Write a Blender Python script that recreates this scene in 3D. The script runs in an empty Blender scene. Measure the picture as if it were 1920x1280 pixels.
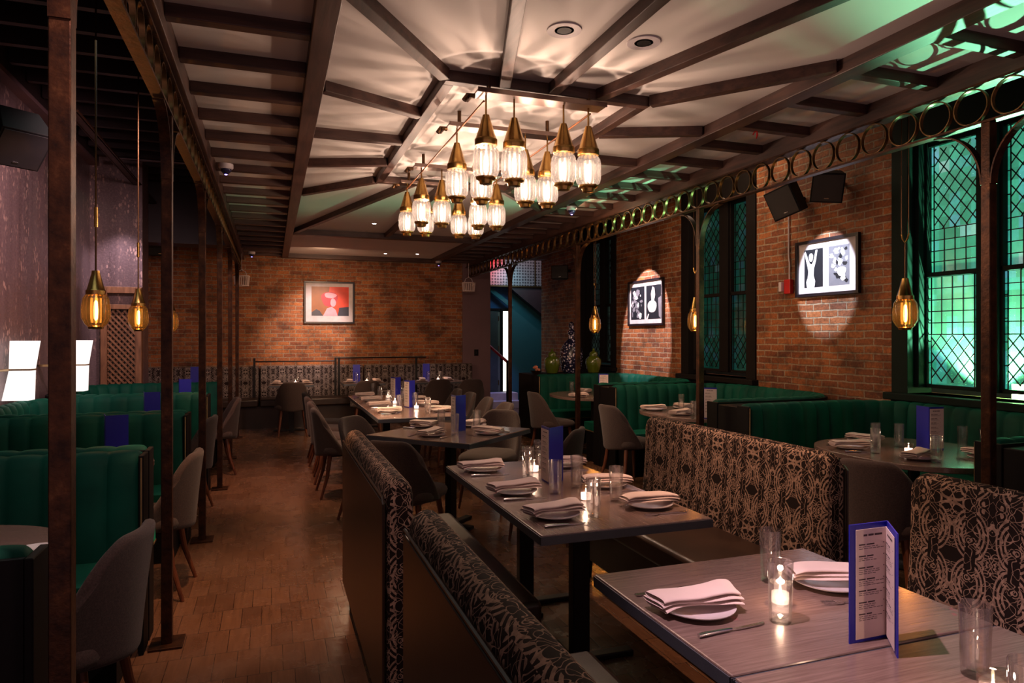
import bpy, math, random
from mathutils import Vector, Matrix
random.seed(7)
PI = math.pi
sc = bpy.context.scene
C = sc.collection
def lin(h):
    h = h.lstrip('#'); o = []
    for i in (0, 2, 4):
        v = int(h[i:i+2], 16)/255
        o.append(v/12.92 if v <= .04045 else ((v+.055)/1.055)**2.4)
    return tuple(o)

# ------------------------------------------------------------------ camera
cam_d = bpy.data.cameras.new('camera'); cam = bpy.data.objects.new('camera', cam_d); C.objects.link(cam)
cam_d.sensor_width = 36; cam_d.lens = 24.0
cam_d.shift_y = -9/1920
cam.location = (0, 0, 1.5)
cam.rotation_euler = (math.radians(90), 0, -math.radians(19.41))
cam_d.clip_start = .05
sc.camera = cam
# ------------------------------------------------------------------ view + world
sc.view_settings.view_transform = 'Standard'; sc.view_settings.look = 'None'
sc.view_settings.gamma = 1; sc.view_settings.use_curve_mapping = False
sc.view_settings.exposure = 1.15
w = bpy.data.worlds.new('world'); sc.world = w; w.use_nodes = True
w.node_tree.nodes['Background'].inputs[0].default_value = (.40, .24, .25, 1)
w.node_tree.nodes['Background'].inputs[1].default_value = .42
sc.cycles.use_light_tree = True
sc.cycles.max_bounces = 8; sc.cycles.transparent_max_bounces = 24
sc.cycles.caustics_reflective = False; sc.cycles.caustics_refractive = False
sc.cycles.sample_clamp_indirect = 3.0
sc.cycles.use_denoising = True
try: sc.cycles.denoiser = 'OPENIMAGEDENOISE'
except Exception: pass
# ------------------------------------------------------------------ large / aimed lights
def lamp(name, kind, loc, energy, color, target=None, size=.05, spot=40, blend=.5, parent=None, sy=None):
    d = bpy.data.lights.new(name, kind); o = bpy.data.objects.new(name, d); C.objects.link(o)
    d.energy = energy; d.color = color; o.location = loc
    if kind == 'AREA':
        d.size = size
        if sy: d.shape = 'RECTANGLE'; d.size_y = sy
    else: d.shadow_soft_size = size
    if kind == 'SPOT': d.spot_size = math.radians(spot); d.spot_blend = blend
    if target is not None:
        o.rotation_euler = (Vector(target)-Vector(loc)).to_track_quat('-Z', 'Y').to_euler()
    if parent: o.parent = parent
    return o
WARM = (1.0, .62, .44); PINK = (1.0, .60, .58); AMB = (1.0, .42, .12)
lamp('green_floodlight_beam', 'SPOT', (5.52, 3.74, 1.10), 620, (.36, 1.0, .62), (4.52, 3.84, 2.38), .025, 100, .3)
lamp('green_floodlight_glow', 'POINT', (5.46, 3.70, 1.12), 3.5, (.18, 1.0, .32), None, .05)
lamp('photo_spotlight_near', 'SPOT', (4.0, 5.15, 3.02), 150, (.80, .86, 1.0), (5.08, 5.24, 2.13), .008, 31.5, .25)
lamp('photo_spotlight_far', 'SPOT', (4.0, 8.45, 3.02), 210, (1.0, .80, .82), (5.08, 8.62, 1.82), .008, 43, .15)
lamp('photo_spotlight_end', 'SPOT', (1.22, 10.9, 2.90), 130, (1.0, .74, .66), (.68, 12.38, 1.62), .02, 46, .8)
lamp('downlight_front_table', 'SPOT', (.55, 1.35, 2.84), 125, (1.0, .66, .74), (1.5, 1.15, .75), .02, 50, .9)
lamp('downlight_middle_table', 'SPOT', (1.28, 2.91, 2.90), 15, PINK, (1.4, 3.0, .75), .004, 70, .8)
lamp('downlight_banquette', 'SPOT', (1.70, 2.91, 2.90), 80, (1.0, .55, .34), (2.3, 2.7, .6), .004, 60, .9)
lamp('downlight_aisle', 'SPOT', (-.1, 3.75, 2.85), 105, (1.0, .50, .26), (-.1, 4.3, 0), .03, 50, .9)
lamp('aisle_near_fill', 'SPOT', (-.15, 1.5, 2.85), 38, (1.0, .62, .56), (-.5, 2.7, .5), .03, 62, .9)  # unseen lamp added to brighten the nearest left chair
lamp('downlight_aisle_far', 'SPOT', (-.1, 7.2, 2.85), 90, (1.0, .50, .34), (.0, 7.4, 0), .03, 60, .9)
lamp('downlight_far_tables', 'SPOT', (2.37, 11.2, 2.90), 30, (1.0, .8, .78), (2.6, 11.5, .75), .03, 50, .8)
lamp('wallpaper_grazer', 'SPOT', (-1.62, 9.05, 3.3), 60, (1.0, .80, .92), (-1.80, 9.62, 2.2), .03, 50, .8)
lamp('wall_wash_left', 'SPOT', (-.8, 5.8, 3.3), 110, (1.0, .62, .62), (-2.1, 7.6, 2.1), .1, 90, .9)
lamp('booth_light_left', 'AREA', (-1.2, 4.8, 3.3), 5, (.75, .9, .85), (-1.2, 4.8, 0), 1.0, sy=5.0)
lamp('booth_light_right', 'AREA', (4.2, 6.0, 3.7), 14, (1.0, .70, .50), (4.3, 6.0, 0), .9, sy=6.0)
lamp('right_wall_wash', 'AREA', (3.75, 6.5, 3.4), 40, (1.0, .62, .36), (5.1, 6.5, 1.6), .3, sy=8.0)
lamp('end_wall_fill', 'AREA', (.8, 11.2, 2.80), 22, (1.0, .60, .36), (.8, 12.4, 1.7), .3, sy=4.5)  # fill light without a fixture, added to lift the brick end wall
lamp('stairwell_teal', 'AREA', (4.9, 13.2, 2.9), 2.2, (.35, .85, 1.0), (4.6, 14.4, 1.0), .4)
lamp('stairwell_violet', 'SPOT', (4.4, 13.2, 2.4), 30, (.45, .35, 1.0), (4.4, 13.7, 0), .05, 60, .6)

# ------------------------------------------------------------------ mesh helpers
class MB:
    def __init__(s): s.v = []; s.f = []; s.m = []; s.k = 0
    def mat(s, k): s.k = k; return s
    def add(s, vs, fs):
        b = len(s.v); s.v += [tuple(p) for p in vs]
        for f in fs: s.f.append(tuple(b+i for i in f)); s.m.append(s.k)
        return s
    def box(s, x0, x1, y0, y1, z0, z1):
        return s.add([(x0,y0,z0),(x1,y0,z0),(x1,y1,z0),(x0,y1,z0),(x0,y0,z1),(x1,y0,z1),(x1,y1,z1),(x0,y1,z1)],
            [(3,2,1,0),(4,5,6,7),(0,1,5,4),(1,2,6,5),(2,3,7,6),(3,0,4,7)])
    def obox(s, c, size, M):
        hx, hy, hz = size[0]/2, size[1]/2, size[2]/2
        vs = [Vector(c)+M @ Vector((x,y,z)) for z in (-hz,hz) for x,y in ((-hx,-hy),(hx,-hy),(hx,hy),(-hx,hy))]
        return s.add(vs, [(3,2,1,0),(4,5,6,7),(0,1,5,4),(1,2,6,5),(2,3,7,6),(3,0,4,7)])
    def bar(s, p, q, w, h, w2=None, h2=None):
        p = Vector(p); q = Vector(q); d = (q-p).normalized()
        up = Vector((0,0,1)) if abs(d.z) < .95 else Vector((0,1,0))
        x = d.cross(up).normalized(); y = x.cross(d).normalized()
        w2 = w if w2 is None else w2; h2 = h if h2 is None else h2
        vs = []
        for c, a, b in ((p,w,h),(q,w2,h2)):
            vs += [c-x*a/2-y*b/2, c+x*a/2-y*b/2, c+x*a/2+y*b/2, c-x*a/2+y*b/2]
        return s.add(vs, [(0,1,2,3),(7,6,5,4),(1,0,4,5),(2,1,5,6),(3,2,6,7),(0,3,7,4)])
    def tube(s, pts, r, n=8, closed=False, rs=None):
        pts = [Vector(p) for p in pts]; N = len(pts); vs = []; px = None
        for i in range(N):
            a = pts[(i-1) % N] if (closed or i > 0) else pts[i]; b = pts[(i+1) % N] if (closed or i < N-1) else pts[i]
            d = (b-a).normalized()
            if px is None:
                up = Vector((0,0,1)) if abs(d.z) < .9 else Vector((1,0,0)); px = d.cross(up).normalized()
            x = (px-d*px.dot(d)).normalized(); px = x; y = d.cross(x)
            rr = rs[i] if rs else r
            vs += [pts[i]+x*math.cos(2*PI*k/n)*rr+y*math.sin(2*PI*k/n)*rr for k in range(n)]
        fs = []
        for i in range(N if closed else N-1):
            j = (i+1) % N
            for k in range(n): fs.append((i*n+k, i*n+(k+1) % n, j*n+(k+1) % n, j*n+k))
        if not closed: fs += [tuple(range(n))[::-1], tuple((N-1)*n+k for k in range(n))]
        return s.add(vs, fs)
    def lathe(s, prof, n=24, c=(0,0,0), cap0=True, cap1=True):
        vs = []; fs = []
        for r, z in prof: vs += [(c[0]+r*math.cos(2*PI*k/n), c[1]+r*math.sin(2*PI*k/n), c[2]+z) for k in range(n)]
        for i in range(len(prof)-1):
            for k in range(n): fs.append((i*n+k, i*n+(k+1) % n, (i+1)*n+(k+1) % n, (i+1)*n+k))
        if cap0: fs.append(tuple(range(n))[::-1])
        if cap1: fs.append(tuple((len(prof)-1)*n+k for k in range(n)))
        return s.add(vs, fs)
    def grid(s, fn, nu, nv, cu=False, cv=False):
        vs = [fn(i/(nu if cu else nu-1), j/(nv if cv else nv-1)) for i in range(nu) for j in range(nv)]
        fs = []
        for i in range(nu if cu else nu-1):
            for j in range(nv if cv else nv-1):
                i2 = (i+1) % nu; j2 = (j+1) % nv
                fs.append((i*nv+j, i2*nv+j, i2*nv+j2, i*nv+j2))
        return s.add(vs, fs)
    def prism(s, out, z0, z1):
        n = len(out)
        vs = [(x,y,z0) for x,y in out]+[(x,y,z1) for x,y in out]
        return s.add(vs, [tuple(range(n))[::-1], tuple(range(n,2*n))]+[(i,(i+1)%n,n+(i+1)%n,n+i) for i in range(n)])
    def poly(s, pts): return s.add(pts, [tuple(range(len(pts)))])
    def build(s, name, mats, parent=None, smooth=True, bevel=0, uv='box', loc=None, solid=0, sub=0, ang=35):
        me = bpy.data.meshes.new(name); me.from_pydata(s.v, [], s.f); me.validate()
        if not isinstance(mats, (list, tuple)): mats = [mats]
        for m_ in mats: me.materials.append(m_)
        if len(me.polygons) == len(s.m) and len(mats) > 1: me.polygons.foreach_set('material_index', s.m)
        import bmesh
        bm = bmesh.new(); bm.from_mesh(me); bmesh.ops.recalc_face_normals(bm, faces=bm.faces); bm.to_mesh(me); bm.free()
        l = me.uv_layers.new(name='UVMap'); vs = me.vertices
        for p in me.polygons:
            nx, ny, nz = (abs(a) for a in p.normal)
            cs = [vs[me.loops[i].vertex_index].co for i in p.loop_indices]
            if uv == 'cyl':
                us = [math.atan2(c.y, c.x)/(2*PI) % 1 for c in cs]
                if max(us)-min(us) > .5: us = [u+1 if u < .5 else u for u in us]
                q = [(u, c.z) for u, c in zip(us, cs)]
            elif nz >= nx and nz >= ny: q = [(c.y, c.x) if uv == 'y' else (c.x, c.y) for c in cs]
            elif nx >= ny: q = [(c.y, c.z) for c in cs]
            else: q = [(c.x, c.z) for c in cs]
            for i, a in zip(p.loop_indices, q): l.data[i].uv = a
        if smooth:
            me.shade_smooth(); me.set_sharp_from_angle(angle=math.radians(ang))
        o = bpy.data.objects.new(name, me); C.objects.link(o)
        if parent: o.parent = parent
        if loc: o.location = loc
        if solid: md = o.modifiers.new('solid', 'SOLIDIFY'); md.thickness = solid; md.offset = 0
        if bevel:
            md = o.modifiers.new('bevel', 'BEVEL'); md.width = bevel; md.segments = 2; md.limit_method = 'ANGLE'; md.angle_limit = math.radians(40)
        if sub: md = o.modifiers.new('sub', 'SUBSURF'); md.levels = sub; md.render_levels = sub
        return o
def thing(name, label, cat, loc=(0,0,0), rotz=0, group=None):
    o = bpy.data.objects.new(name, None); C.objects.link(o); o.empty_display_size = .1
    o.location = loc; o.rotation_euler = (0,0,rotz); o['label'] = label; o['category'] = cat
    if group: o['group'] = group
    return o
def tag(o, label, cat, group=None):
    o['label'] = label; o['category'] = cat
    if group: o['group'] = group
    return o
def struct(o): o['kind'] = 'structure'; return o
def dup(root, loc, rotz, label, group=None):
    r = root.copy(); C.objects.link(r); r.location = loc; r.rotation_euler = (0,0,rotz); r['label'] = label
    if group: r['group'] = group
    elif 'group' in r: del r['group']
    for ch in list(root.children):
        c = ch.copy(); C.objects.link(c); c.parent = r
        for g in ch.children:
            e = g.copy(); C.objects.link(e); e.parent = c
    return r
class Proto:
    """first call moves the built thing itself, later calls copy it"""
    def __init__(s, make): s.make = make; s.o = None
    def __call__(s, loc, rotz, label, group=None):
        if s.o is None:
            s.o = s.make(); s.o.location = loc; s.o.rotation_euler = (0,0,rotz); s.o['label'] = label
            if group: s.o['group'] = group
            return s.o
        return dup(s.o, loc, rotz, label, group)

# ------------------------------------------------------------------ materials
def new(name):
    m = bpy.data.materials.new(name); m.use_nodes = True; nt = m.node_tree; nt.nodes.clear()
    return m, nt, nt.nodes.new('ShaderNodeOutputMaterial')
class NT:
    def __init__(s, name):
        s.m, s.t, s.out = new(name)
    def n(s, typ, **kw):
        nd = s.t.nodes.new('ShaderNode'+typ)
        for k, v in kw.items():
            if k.startswith('i_'):
                key = k[2:]; key = int(key) if key.isdigit() else key.replace('_', ' ')
                s.set(nd.inputs[key], v)
            else: setattr(nd, k, v)
        return nd
    def set(s, inp, v):
        if isinstance(v, bpy.types.NodeSocket): s.t.links.new(v, inp)
        elif isinstance(v, bpy.types.Node): s.t.links.new(v.outputs[0], inp)
        else:
            if isinstance(v, tuple) and len(v) == 3 and inp.type == 'RGBA': v = (*v, 1)
            inp.default_value = v
    def math(s, op, a, b=0, c=None, clamp=False):
        nd = s.t.nodes.new('ShaderNodeMath'); nd.operation = op; nd.use_clamp = clamp
        s.set(nd.inputs[0], a); s.set(nd.inputs[1], b)
        if c is not None: s.set(nd.inputs[2], c)
        return nd.outputs[0]
    def mix(s, f, a, b, mode='MIX'):
        nd = s.t.nodes.new('ShaderNodeMix'); nd.data_type = 'RGBA'; nd.blend_type = mode
        s.set(nd.inputs[0], f); s.set(nd.inputs[6], a); s.set(nd.inputs[7], b)
        return nd.outputs[2]
    def ramp(s, f, stops, interp='LINEAR'):
        nd = s.t.nodes.new('ShaderNodeValToRGB'); nd.color_ramp.interpolation = interp
        e = nd.color_ramp.elements
        while len(e) < len(stops): e.new(.5)
        for el, (p, c) in zip(e, stops):
            el.position = p; el.color = (*c, 1) if len(c) == 3 else c
        s.set(nd.inputs[0], f); return nd.outputs[0]
    def uv(s): return s.n('UVMap').outputs[0]
    def obj(s): return s.n('TexCoord').outputs['Object']
    def mapv(s, v, scale=(1,1,1), rot=(0,0,0), loc=(0,0,0)):
        nd = s.n('Mapping'); s.set(nd.inputs[0], v); nd.inputs['Scale'].default_value = scale
        nd.inputs['Rotation'].default_value = rot; nd.inputs['Location'].default_value = loc
        return nd.outputs[0]
    def noise(s, v, scale, detail=2, rough=.5, dist=0):
        nd = s.n('TexNoise'); s.set(nd.inputs['Vector'], v); nd.inputs['Scale'].default_value = scale
        nd.inputs['Detail'].default_value = detail; nd.inputs['Roughness'].default_value = rough
        nd.inputs['Distortion'].default_value = dist
        return nd.outputs[0]
    def princ(s, col, rough=.5, metal=0, bump=None, bs=.3, bd=.005, **kw):
        p = s.n('BsdfPrincipled'); s.set(p.inputs['Base Color'], col); s.set(p.inputs['Roughness'], rough); s.set(p.inputs['Metallic'], metal)
        for k, v in kw.items(): s.set(p.inputs[k.replace('_', ' ')], v)
        if bump is not None:
            b = s.n('Bump'); b.inputs['Strength'].default_value = bs; b.inputs['Distance'].default_value = bd
            s.set(b.inputs['Height'], bump); s.t.links.new(b.outputs[0], p.inputs['Normal'])
        s.t.links.new(p.outputs[0], s.out.inputs[0]); return s.m
def plain(name, col, rough=.5, metal=0, var=.12, vs=9, **kw):
    t = NT(name); c = lin(col) if isinstance(col, str) else col
    n = t.noise(t.obj(), vs, 3)
    f = t.ramp(n, [(.3, tuple(x*(1-var) for x in c)), (.7, tuple(min(1, x*(1+var)) for x in c))])
    return t.princ(f, rough, metal, bump=t.noise(t.obj(), 220, 2), bs=.06, **kw)
def emit(name, col, st, sample=True):
    t = NT(name); e = t.n('Emission'); e.inputs[0].default_value = (*col, 1); e.inputs[1].default_value = st
    t.t.links.new(e.outputs[0], t.out.inputs[0])
    if not sample: t.m.cycles.emission_sampling = 'NONE'
    return t.m
def brick_mat(name, c1, c2, mort, dirt=.5):
    t = NT(name); uv = t.uv()
    wob = t.noise(uv, 5, 2)
    v = t.n('VectorMath', operation='ADD'); t.set(v.inputs[0], uv)
    wn = t.n('TexNoise'); t.set(wn.inputs['Vector'], uv); wn.inputs['Scale'].default_value = 7
    vm = t.n('VectorMath', operation='SCALE'); t.set(vm.inputs[0], wn.outputs[1]); vm.inputs['Scale'].default_value = .022
    t.set(v.inputs[1], vm.outputs[0])
    b = t.n('TexBrick'); t.set(b.inputs['Vector'], v.outputs[0]); b.inputs['Scale'].default_value = 1
    b.inputs['Brick Width'].default_value = .205; b.inputs['Row Height'].default_value = .068; b.inputs['Mortar Size'].default_value = .0085
    b.inputs['Mortar Smooth'].default_value = .35; b.inputs['Bias'].default_value = -.1
    b.inputs['Color1'].default_value = (*c1, 1); b.inputs['Color2'].default_value = (*c2, 1); b.inputs['Mortar'].default_value = (*mort, 1)
    fine = t.noise(uv, 38, 5, .7); big = t.noise(uv, 1.7, 4, .62); mid = t.noise(uv, 9, 4, .7)
    col = t.mix(t.ramp(fine, [(.38, (0,0,0)), (.68, (1,1,1))]), b.outputs[0], t.mix(.5, b.outputs[0], (.02,.012,.01), 'MULTIPLY'))
    col = t.mix(t.math('MULTIPLY', t.ramp(big, [(.42, (0,0,0)), (.66, (1,1,1))]), dirt), col, t.mix(.75, col, (.16,.12,.10), 'MULTIPLY'))
    smear = t.math('MULTIPLY', t.ramp(mid, [(.60, (0,0,0)), (.72, (1,1,1))]), t.ramp(fine, [(.4, (0,0,0)), (.6, (1,1,1))]))
    col = t.mix(t.math('MULTIPLY', smear, .55), col, mort)
    h = t.math('ADD', t.math('MULTIPLY', b.outputs[1], -1.0), t.math('MULTIPLY', fine, .55))
    soot = t.math('MULTIPLY', t.ramp(t.noise(uv, 3.4, 5, .7), [(.50, (0,0,0)), (.62, (1,1,1))]), .55)
    col = t.mix(soot, col, t.mix(.85, col, (.20,.17,.14), 'MULTIPLY'))
    return t.princ(col, .74, bump=h, bs=1.0, bd=.014)
def damask(name, dark, light, amt=1.0):
    t = NT(name); uv = t.uv(); sp = t.n('SeparateXYZ'); t.set(sp.inputs[0], uv); u, v = sp.outputs[0], sp.outputs[1]
    P = .145
    a = t.math('PINGPONG', u, P); b = t.math('PINGPONG', t.math('ADD', v, .03), P*1.3)
    cb = t.n('CombineXYZ'); t.set(cb.inputs[0], a); t.set(cb.inputs[1], b)
    vec = cb.outputs[0]
    # medallion rings, centred on one mirror corner
    r = t.math('SQRT', t.math('ADD', t.math('POWER', t.math('SUBTRACT', a, .07), 2), t.math('POWER', t.math('MULTIPLY', t.math('SUBTRACT', b, .085), .72), 2)))
    ring = t.math('GREATER_THAN', t.math('SINE', t.math('MULTIPLY', r, 2*PI/.0145)), .05)
    side = t.math('GREATER_THAN', t.math('ABSOLUTE', t.math('SUBTRACT', a, .07)), .020)
    ringm = t.math('MULTIPLY', t.math('MULTIPLY', ring, side), t.math('MULTIPLY', t.math('GREATER_THAN', r, .024), t.math('LESS_THAN', r, .064)))
    # tendrils: contour lines of mirrored noise
    n1 = t.noise(vec, 17, 0, .5, .8)
    l1 = t.math('LESS_THAN', t.math('ABSOLUTE', t.math('SUBTRACT', n1, .5)), .014)
    n1b = t.noise(vec, 27, 0, .5, .4)
    l2 = t.math('LESS_THAN', t.math('ABSOLUTE', t.math('SUBTRACT', n1b, .57)), .015)
    vo = t.n('TexVoronoi'); t.set(vo.inputs['Vector'], vec); vo.inputs['Scale'].default_value = 36
    rose = t.math('GREATER_THAN', t.math('SINE', t.math('MULTIPLY', vo.outputs[0], 24)), .30)
    msk = t.math('GREATER_THAN', t.noise(vec, 12, 0), .54)
    f = t.math('MAXIMUM', ringm, t.math('MAXIMUM', t.math('MAXIMUM', l1, l2), t.math('MULTIPLY', rose, msk)))
    th = t.noise(uv, 700, 1)
    f = t.math('MULTIPLY', f, t.math('ADD', .6, t.math('MULTIPLY', th, .7)), clamp=True)
    tone = t.noise(uv, 60, 3)
    lt = t.mix(t.ramp(tone, [(.4, (0,0,0)), (.6, (1,1,1))]), light, tuple(x*.6 for x in light))
    col = t.mix(t.math('MULTIPLY', f, amt), dark, lt)
    return t.princ(col, .9, bump=t.math('ADD', f, t.math('MULTIPLY', th, .4)), bs=.5, bd=.002, Specular_IOR_Level=.12)
def wood(name, c1, c2, rough=.45, scale=(3,40,40), coat=0, useuv=False, bs=.15):
    t = NT(name); v = t.mapv(t.uv() if useuv else t.obj(), scale)
    n = t.noise(v, 1.2, 5, .6, .4); n2 = t.noise(t.obj(), 2.5, 2)
    f = t.math('ADD', t.math('MULTIPLY', n, .8), t.math('MULTIPLY', n2, .25))
    col = t.ramp(f, [(.36, lin(c1) if isinstance(c1, str) else c1), (.66, lin(c2) if isinstance(c2, str) else c2)])
    if coat:   # pink spill marks left on the tabletops
        sp_ = t.ramp(t.noise(t.mapv(t.obj(), (1,1,1), (0,0,0), (3.1,1.7,0)), 6.5, 3, .6), [(.70, (0,0,0)), (.74, (.55,.55,.55))])
        col = t.mix(sp_, col, (.42,.04,.09))
    return t.princ(col, rough, bump=n, bs=bs, bd=.003, Coat_Weight=coat, Coat_Roughness=.15)
M = {}
M['brick'] = brick_mat('brick_red', (.46,.155,.045), (.20,.055,.022), (.44,.33,.22), .8)
M['brick_end'] = brick_mat('brick_orange', (.52,.17,.045), (.25,.07,.025), (.42,.29,.19), .7)
M['damask'] = damask('damask_fabric', (.012,.007,.006), (.34,.22,.16))
M['damask_far'] = damask('damask_fabric_grey', (.02,.012,.012), (.34,.27,.25))
M['leather'] = plain('brown_leather', (.022,.011,.0065), .34, var=.35, vs=5)
M['velvet'] = (lambda t: t.princ(t.ramp(t.noise(t.obj(), 4, 3), [(.3, (.001,.040,.027)), (.7, (.002,.068,.045))]), .66, bump=t.noise(t.obj(), 300, 2), bs=.1, Sheen_Weight=.30, Sheen_Roughness=.3, Sheen_Tint=(.03,.70,.42), Specular_IOR_Level=.15))(NT('green_velvet'))
M['black'] = plain('black_paint', (.003,.0025,.003), .6, Specular_IOR_Level=.15)
M['blackm'] = plain('black_steel', (.012,.010,.010), .38, .6)
M['rail'] = plain('gold_piping', (.35,.24,.12), .4, .7)
M['iron'] = (lambda t: t.princ(t.ramp(t.noise(t.obj(), 14, 5, .7), [(.35, (.022,.010,.007)), (.6, (.070,.027,.012)), (.75, (.14,.06,.025))]), .42, .75, bump=t.noise(t.obj(), 60, 4), bs=.3))(NT('rusted_iron'))
M['ring'] = (lambda t: t.princ(t.ramp(t.noise(t.obj(), 20, 4), [(.35, (.10,.055,.022)), (.7, (.26,.15,.06))]), .36, .85))(NT('aged_brass_ring'))
M['brass'] = (lambda t: t.princ(t.ramp(t.noise(t.mapv(t.obj(), (1,1,.2)), 30, 3), [(.3, (.36,.20,.055)), (.7, (.62,.38,.12))]), .27, 1.0, bump=t.noise(t.mapv(t.obj(), (60,60,2)), 4, 2), bs=.08))(NT('brushed_brass'))
M['barsteel'] = plain('bar_steel', (.20,.14,.12), .3, .9)
M['bronze'] = plain('dark_bronze', (.10,.050,.022), .4, .85)
M['beam'] = wood('dark_stained_beam', (.022,.009,.007), (.085,.038,.027), .5, (22,2.2,22), bs=.35)
M['beamx'] = wood('dark_stained_batten', (.022,.009,.007), (.080,.036,.027), .5, (2.2,22,22), bs=.35)
M['plaster'] = (lambda t: t.princ(t.ramp(t.noise(t.obj(), .9, 4), [(.3, (.60,.55,.52)), (.7, (.70,.65,.61))]), .7, bump=t.noise(t.obj(), 30, 4), bs=.12))(NT('painted_ceiling_board'))
M['darkceil'] = plain('black_ceiling_paint', (.012,.008,.009), .6)
M['joist'] = plain('black_joist', (.028,.016,.018), .45, .1)
M['pipe'] = plain('dull_steel_pipe', (.12,.09,.10), .35, .8)
M['purple'] = plain('aubergine_wall_paint', (.15,.085,.095), .75, var=.06, vs=3)
M['table'] = wood('smoked_oak_tabletop', (.120,.075,.064), (.205,.135,.115), .24, (5,110,110), coat=.35, bs=.12)
M['tabley'] = wood('smoked_oak_tabletop_long', (.120,.075,.064), (.205,.135,.115), .24, (110,5,110), coat=.35, bs=.12)
M['edge'] = plain('grey_table_edge', (.055,.058,.072), .45)
M['chair'] = (lambda t: t.princ(t.ramp(t.noise(t.obj(), 160, 3), [(.3, (.021,.011,.009)), (.7, (.050,.028,.024))]), .9, bump=t.noise(t.obj(), 500, 2), bs=.3, Sheen_Weight=.12))(NT('taupe_chair_fabric'))
M['leg'] = wood('walnut_chair_leg', (.055,.016,.008), (.14,.045,.02), .35, (40,40,4))
M['linen'] = plain('white_linen', (.66,.52,.48), .85, var=.05)
M['china'] = plain('white_china', (.62,.55,.56), .18, var=.02)
M['steel'] = plain('polished_steel', (.62,.60,.62), .16, 1.0, var=.03)
M['blue'] = plain('cobalt_menu_cover', (.011,.014,.30), .38, var=.05)
M['page'] = plain('cream_menu_page', (.62,.50,.47), .7, var=.03)
M['ink'] = plain('menu_print', (.05,.03,.035), .8)
M['wax'] = emit('lit_candle_wax', (1.0, .70, .56), 1.6)
M['flame'] = emit('candle_flame', (1.0, .72, .45), 14, False)
M['white'] = plain('white_paint', (.50,.45,.47), .6)
M['frame'] = plain('black_picture_frame', (.010,.007,.010), .3)
M['fgreen'] = plain('dark_green_window_paint', (.004,.013,.011), .7, Specular_IOR_Level=.15)
M['fdark'] = plain('dark_window_paint', (.008,.006,.006), .7, Specular_IOR_Level=.15)
M['lead'] = plain('lead_came', (.010,.010,.012), .45, .5)
M['red'] = plain('red_plastic', (.45,.012,.012), .4)
M['handrail'] = plain('crimson_handrail', (.38,.03,.05), .4)
M['teal'] = plain('teal_wall_paint', (.030,.14,.17), .8, var=.05, vs=2)
M['blued'] = plain('blue_paint', (.006,.07,.22), .6)
M['speaker'] = plain('black_speaker', (.006,.005,.0055), .7, Specular_IOR_Level=.2)
M['spk2'] = plain('speaker_grille', (.014,.011,.013), .6)
M['lat'] = wood('carved_teak', (.11,.045,.018), (.26,.115,.05), .5, (20,20,4))
M['shade'] = emit('lit_lamp_shade', (1.0, .86, .80), .62)
M['hot'] = emit('downlight_glow', (1.0, .9, .85), 9, False)
M['doorglow'] = emit('door_strip_glow', (1.0, .93, .78), .95)
M['violet'] = emit('camera_led', (.30, .22, 1.0), 3.0, False)
M['orangecord'] = plain('copper_cord', (.28,.10,.03), .5, .4)
t = NT('parquet_floor'); uv = t.uv()
br = t.n('TexBrick'); t.set(br.inputs['Vector'], t.mapv(uv, (1,1,1))); br.offset = .5
for k, v in (('Scale', 1), ('Brick Width', .10), ('Row Height', .27), ('Mortar Size', .0018), ('Mortar Smooth', .2), ('Bias', 0)): br.inputs[k].default_value = v
br.inputs['Color1'].default_value = (.165,.080,.042,1); br.inputs['Color2'].default_value = (.112,.053,.029,1); br.inputs['Mortar'].default_value = (.02,.010,.006,1)
gr = t.noise(t.mapv(uv, (60,5,1)), 1, 4, .6); wear = t.noise(uv, 1.4, 4, .6)
col = t.mix(.5, br.outputs[0], t.ramp(gr, [(.3, (.35,.3,.28)), (.7, (1,.95,.9))]), 'MULTIPLY')
col = t.mix(t.ramp(wear, [(.40, (0,0,0)), (.65, (.45,.45,.45))]), col, (.15,.085,.055))
M['floor'] = t.princ(col, t.ramp(t.noise(uv, 6, 4), [(.3, (.15,.15,.15)), (.7, (.34,.34,.34))]), bump=t.math('ADD', t.math('MULTIPLY', br.outputs[1], -1.2), t.math('ADD', t.math('MULTIPLY', gr, .4), t.math('MULTIPLY', t.noise(uv, 22, 2), .8))), bs=.35, bd=.004)
t = NT('foliage_wallpaper'); uv = t.uv()
strk = t.noise(t.mapv(uv, (7,.5,1)), 1, 4, .6); lf = t.n('TexVoronoi'); t.set(lf.inputs['Vector'], t.mapv(uv, (34,15,1), (0,0,.5))); lf.inputs['Scale'].default_value = 1
leaf = t.math('MULTIPLY', t.math('LESS_THAN', lf.outputs[0], .36), t.ramp(t.noise(t.mapv(uv, (1,.45,1)), 5.5, 3, .6), [(.47, (0,0,0)), (.60, (1,1,1))]))
fine = t.noise(uv, 45, 4, .7)
base = t.ramp(strk, [(.3, (.075,.048,.052)), (.7, (.15,.10,.105))])
base = t.mix(t.ramp(fine, [(.45, (0,0,0)), (.7, (.6,.6,.6))]), base, (.22,.15,.15))
M['paper'] = t.princ(t.mix(t.math('MULTIPLY', leaf, .7), base, (.52,.33,.28)), .36, .15, bump=t.math('ADD', fine, leaf), bs=.35, bd=.003)
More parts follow.
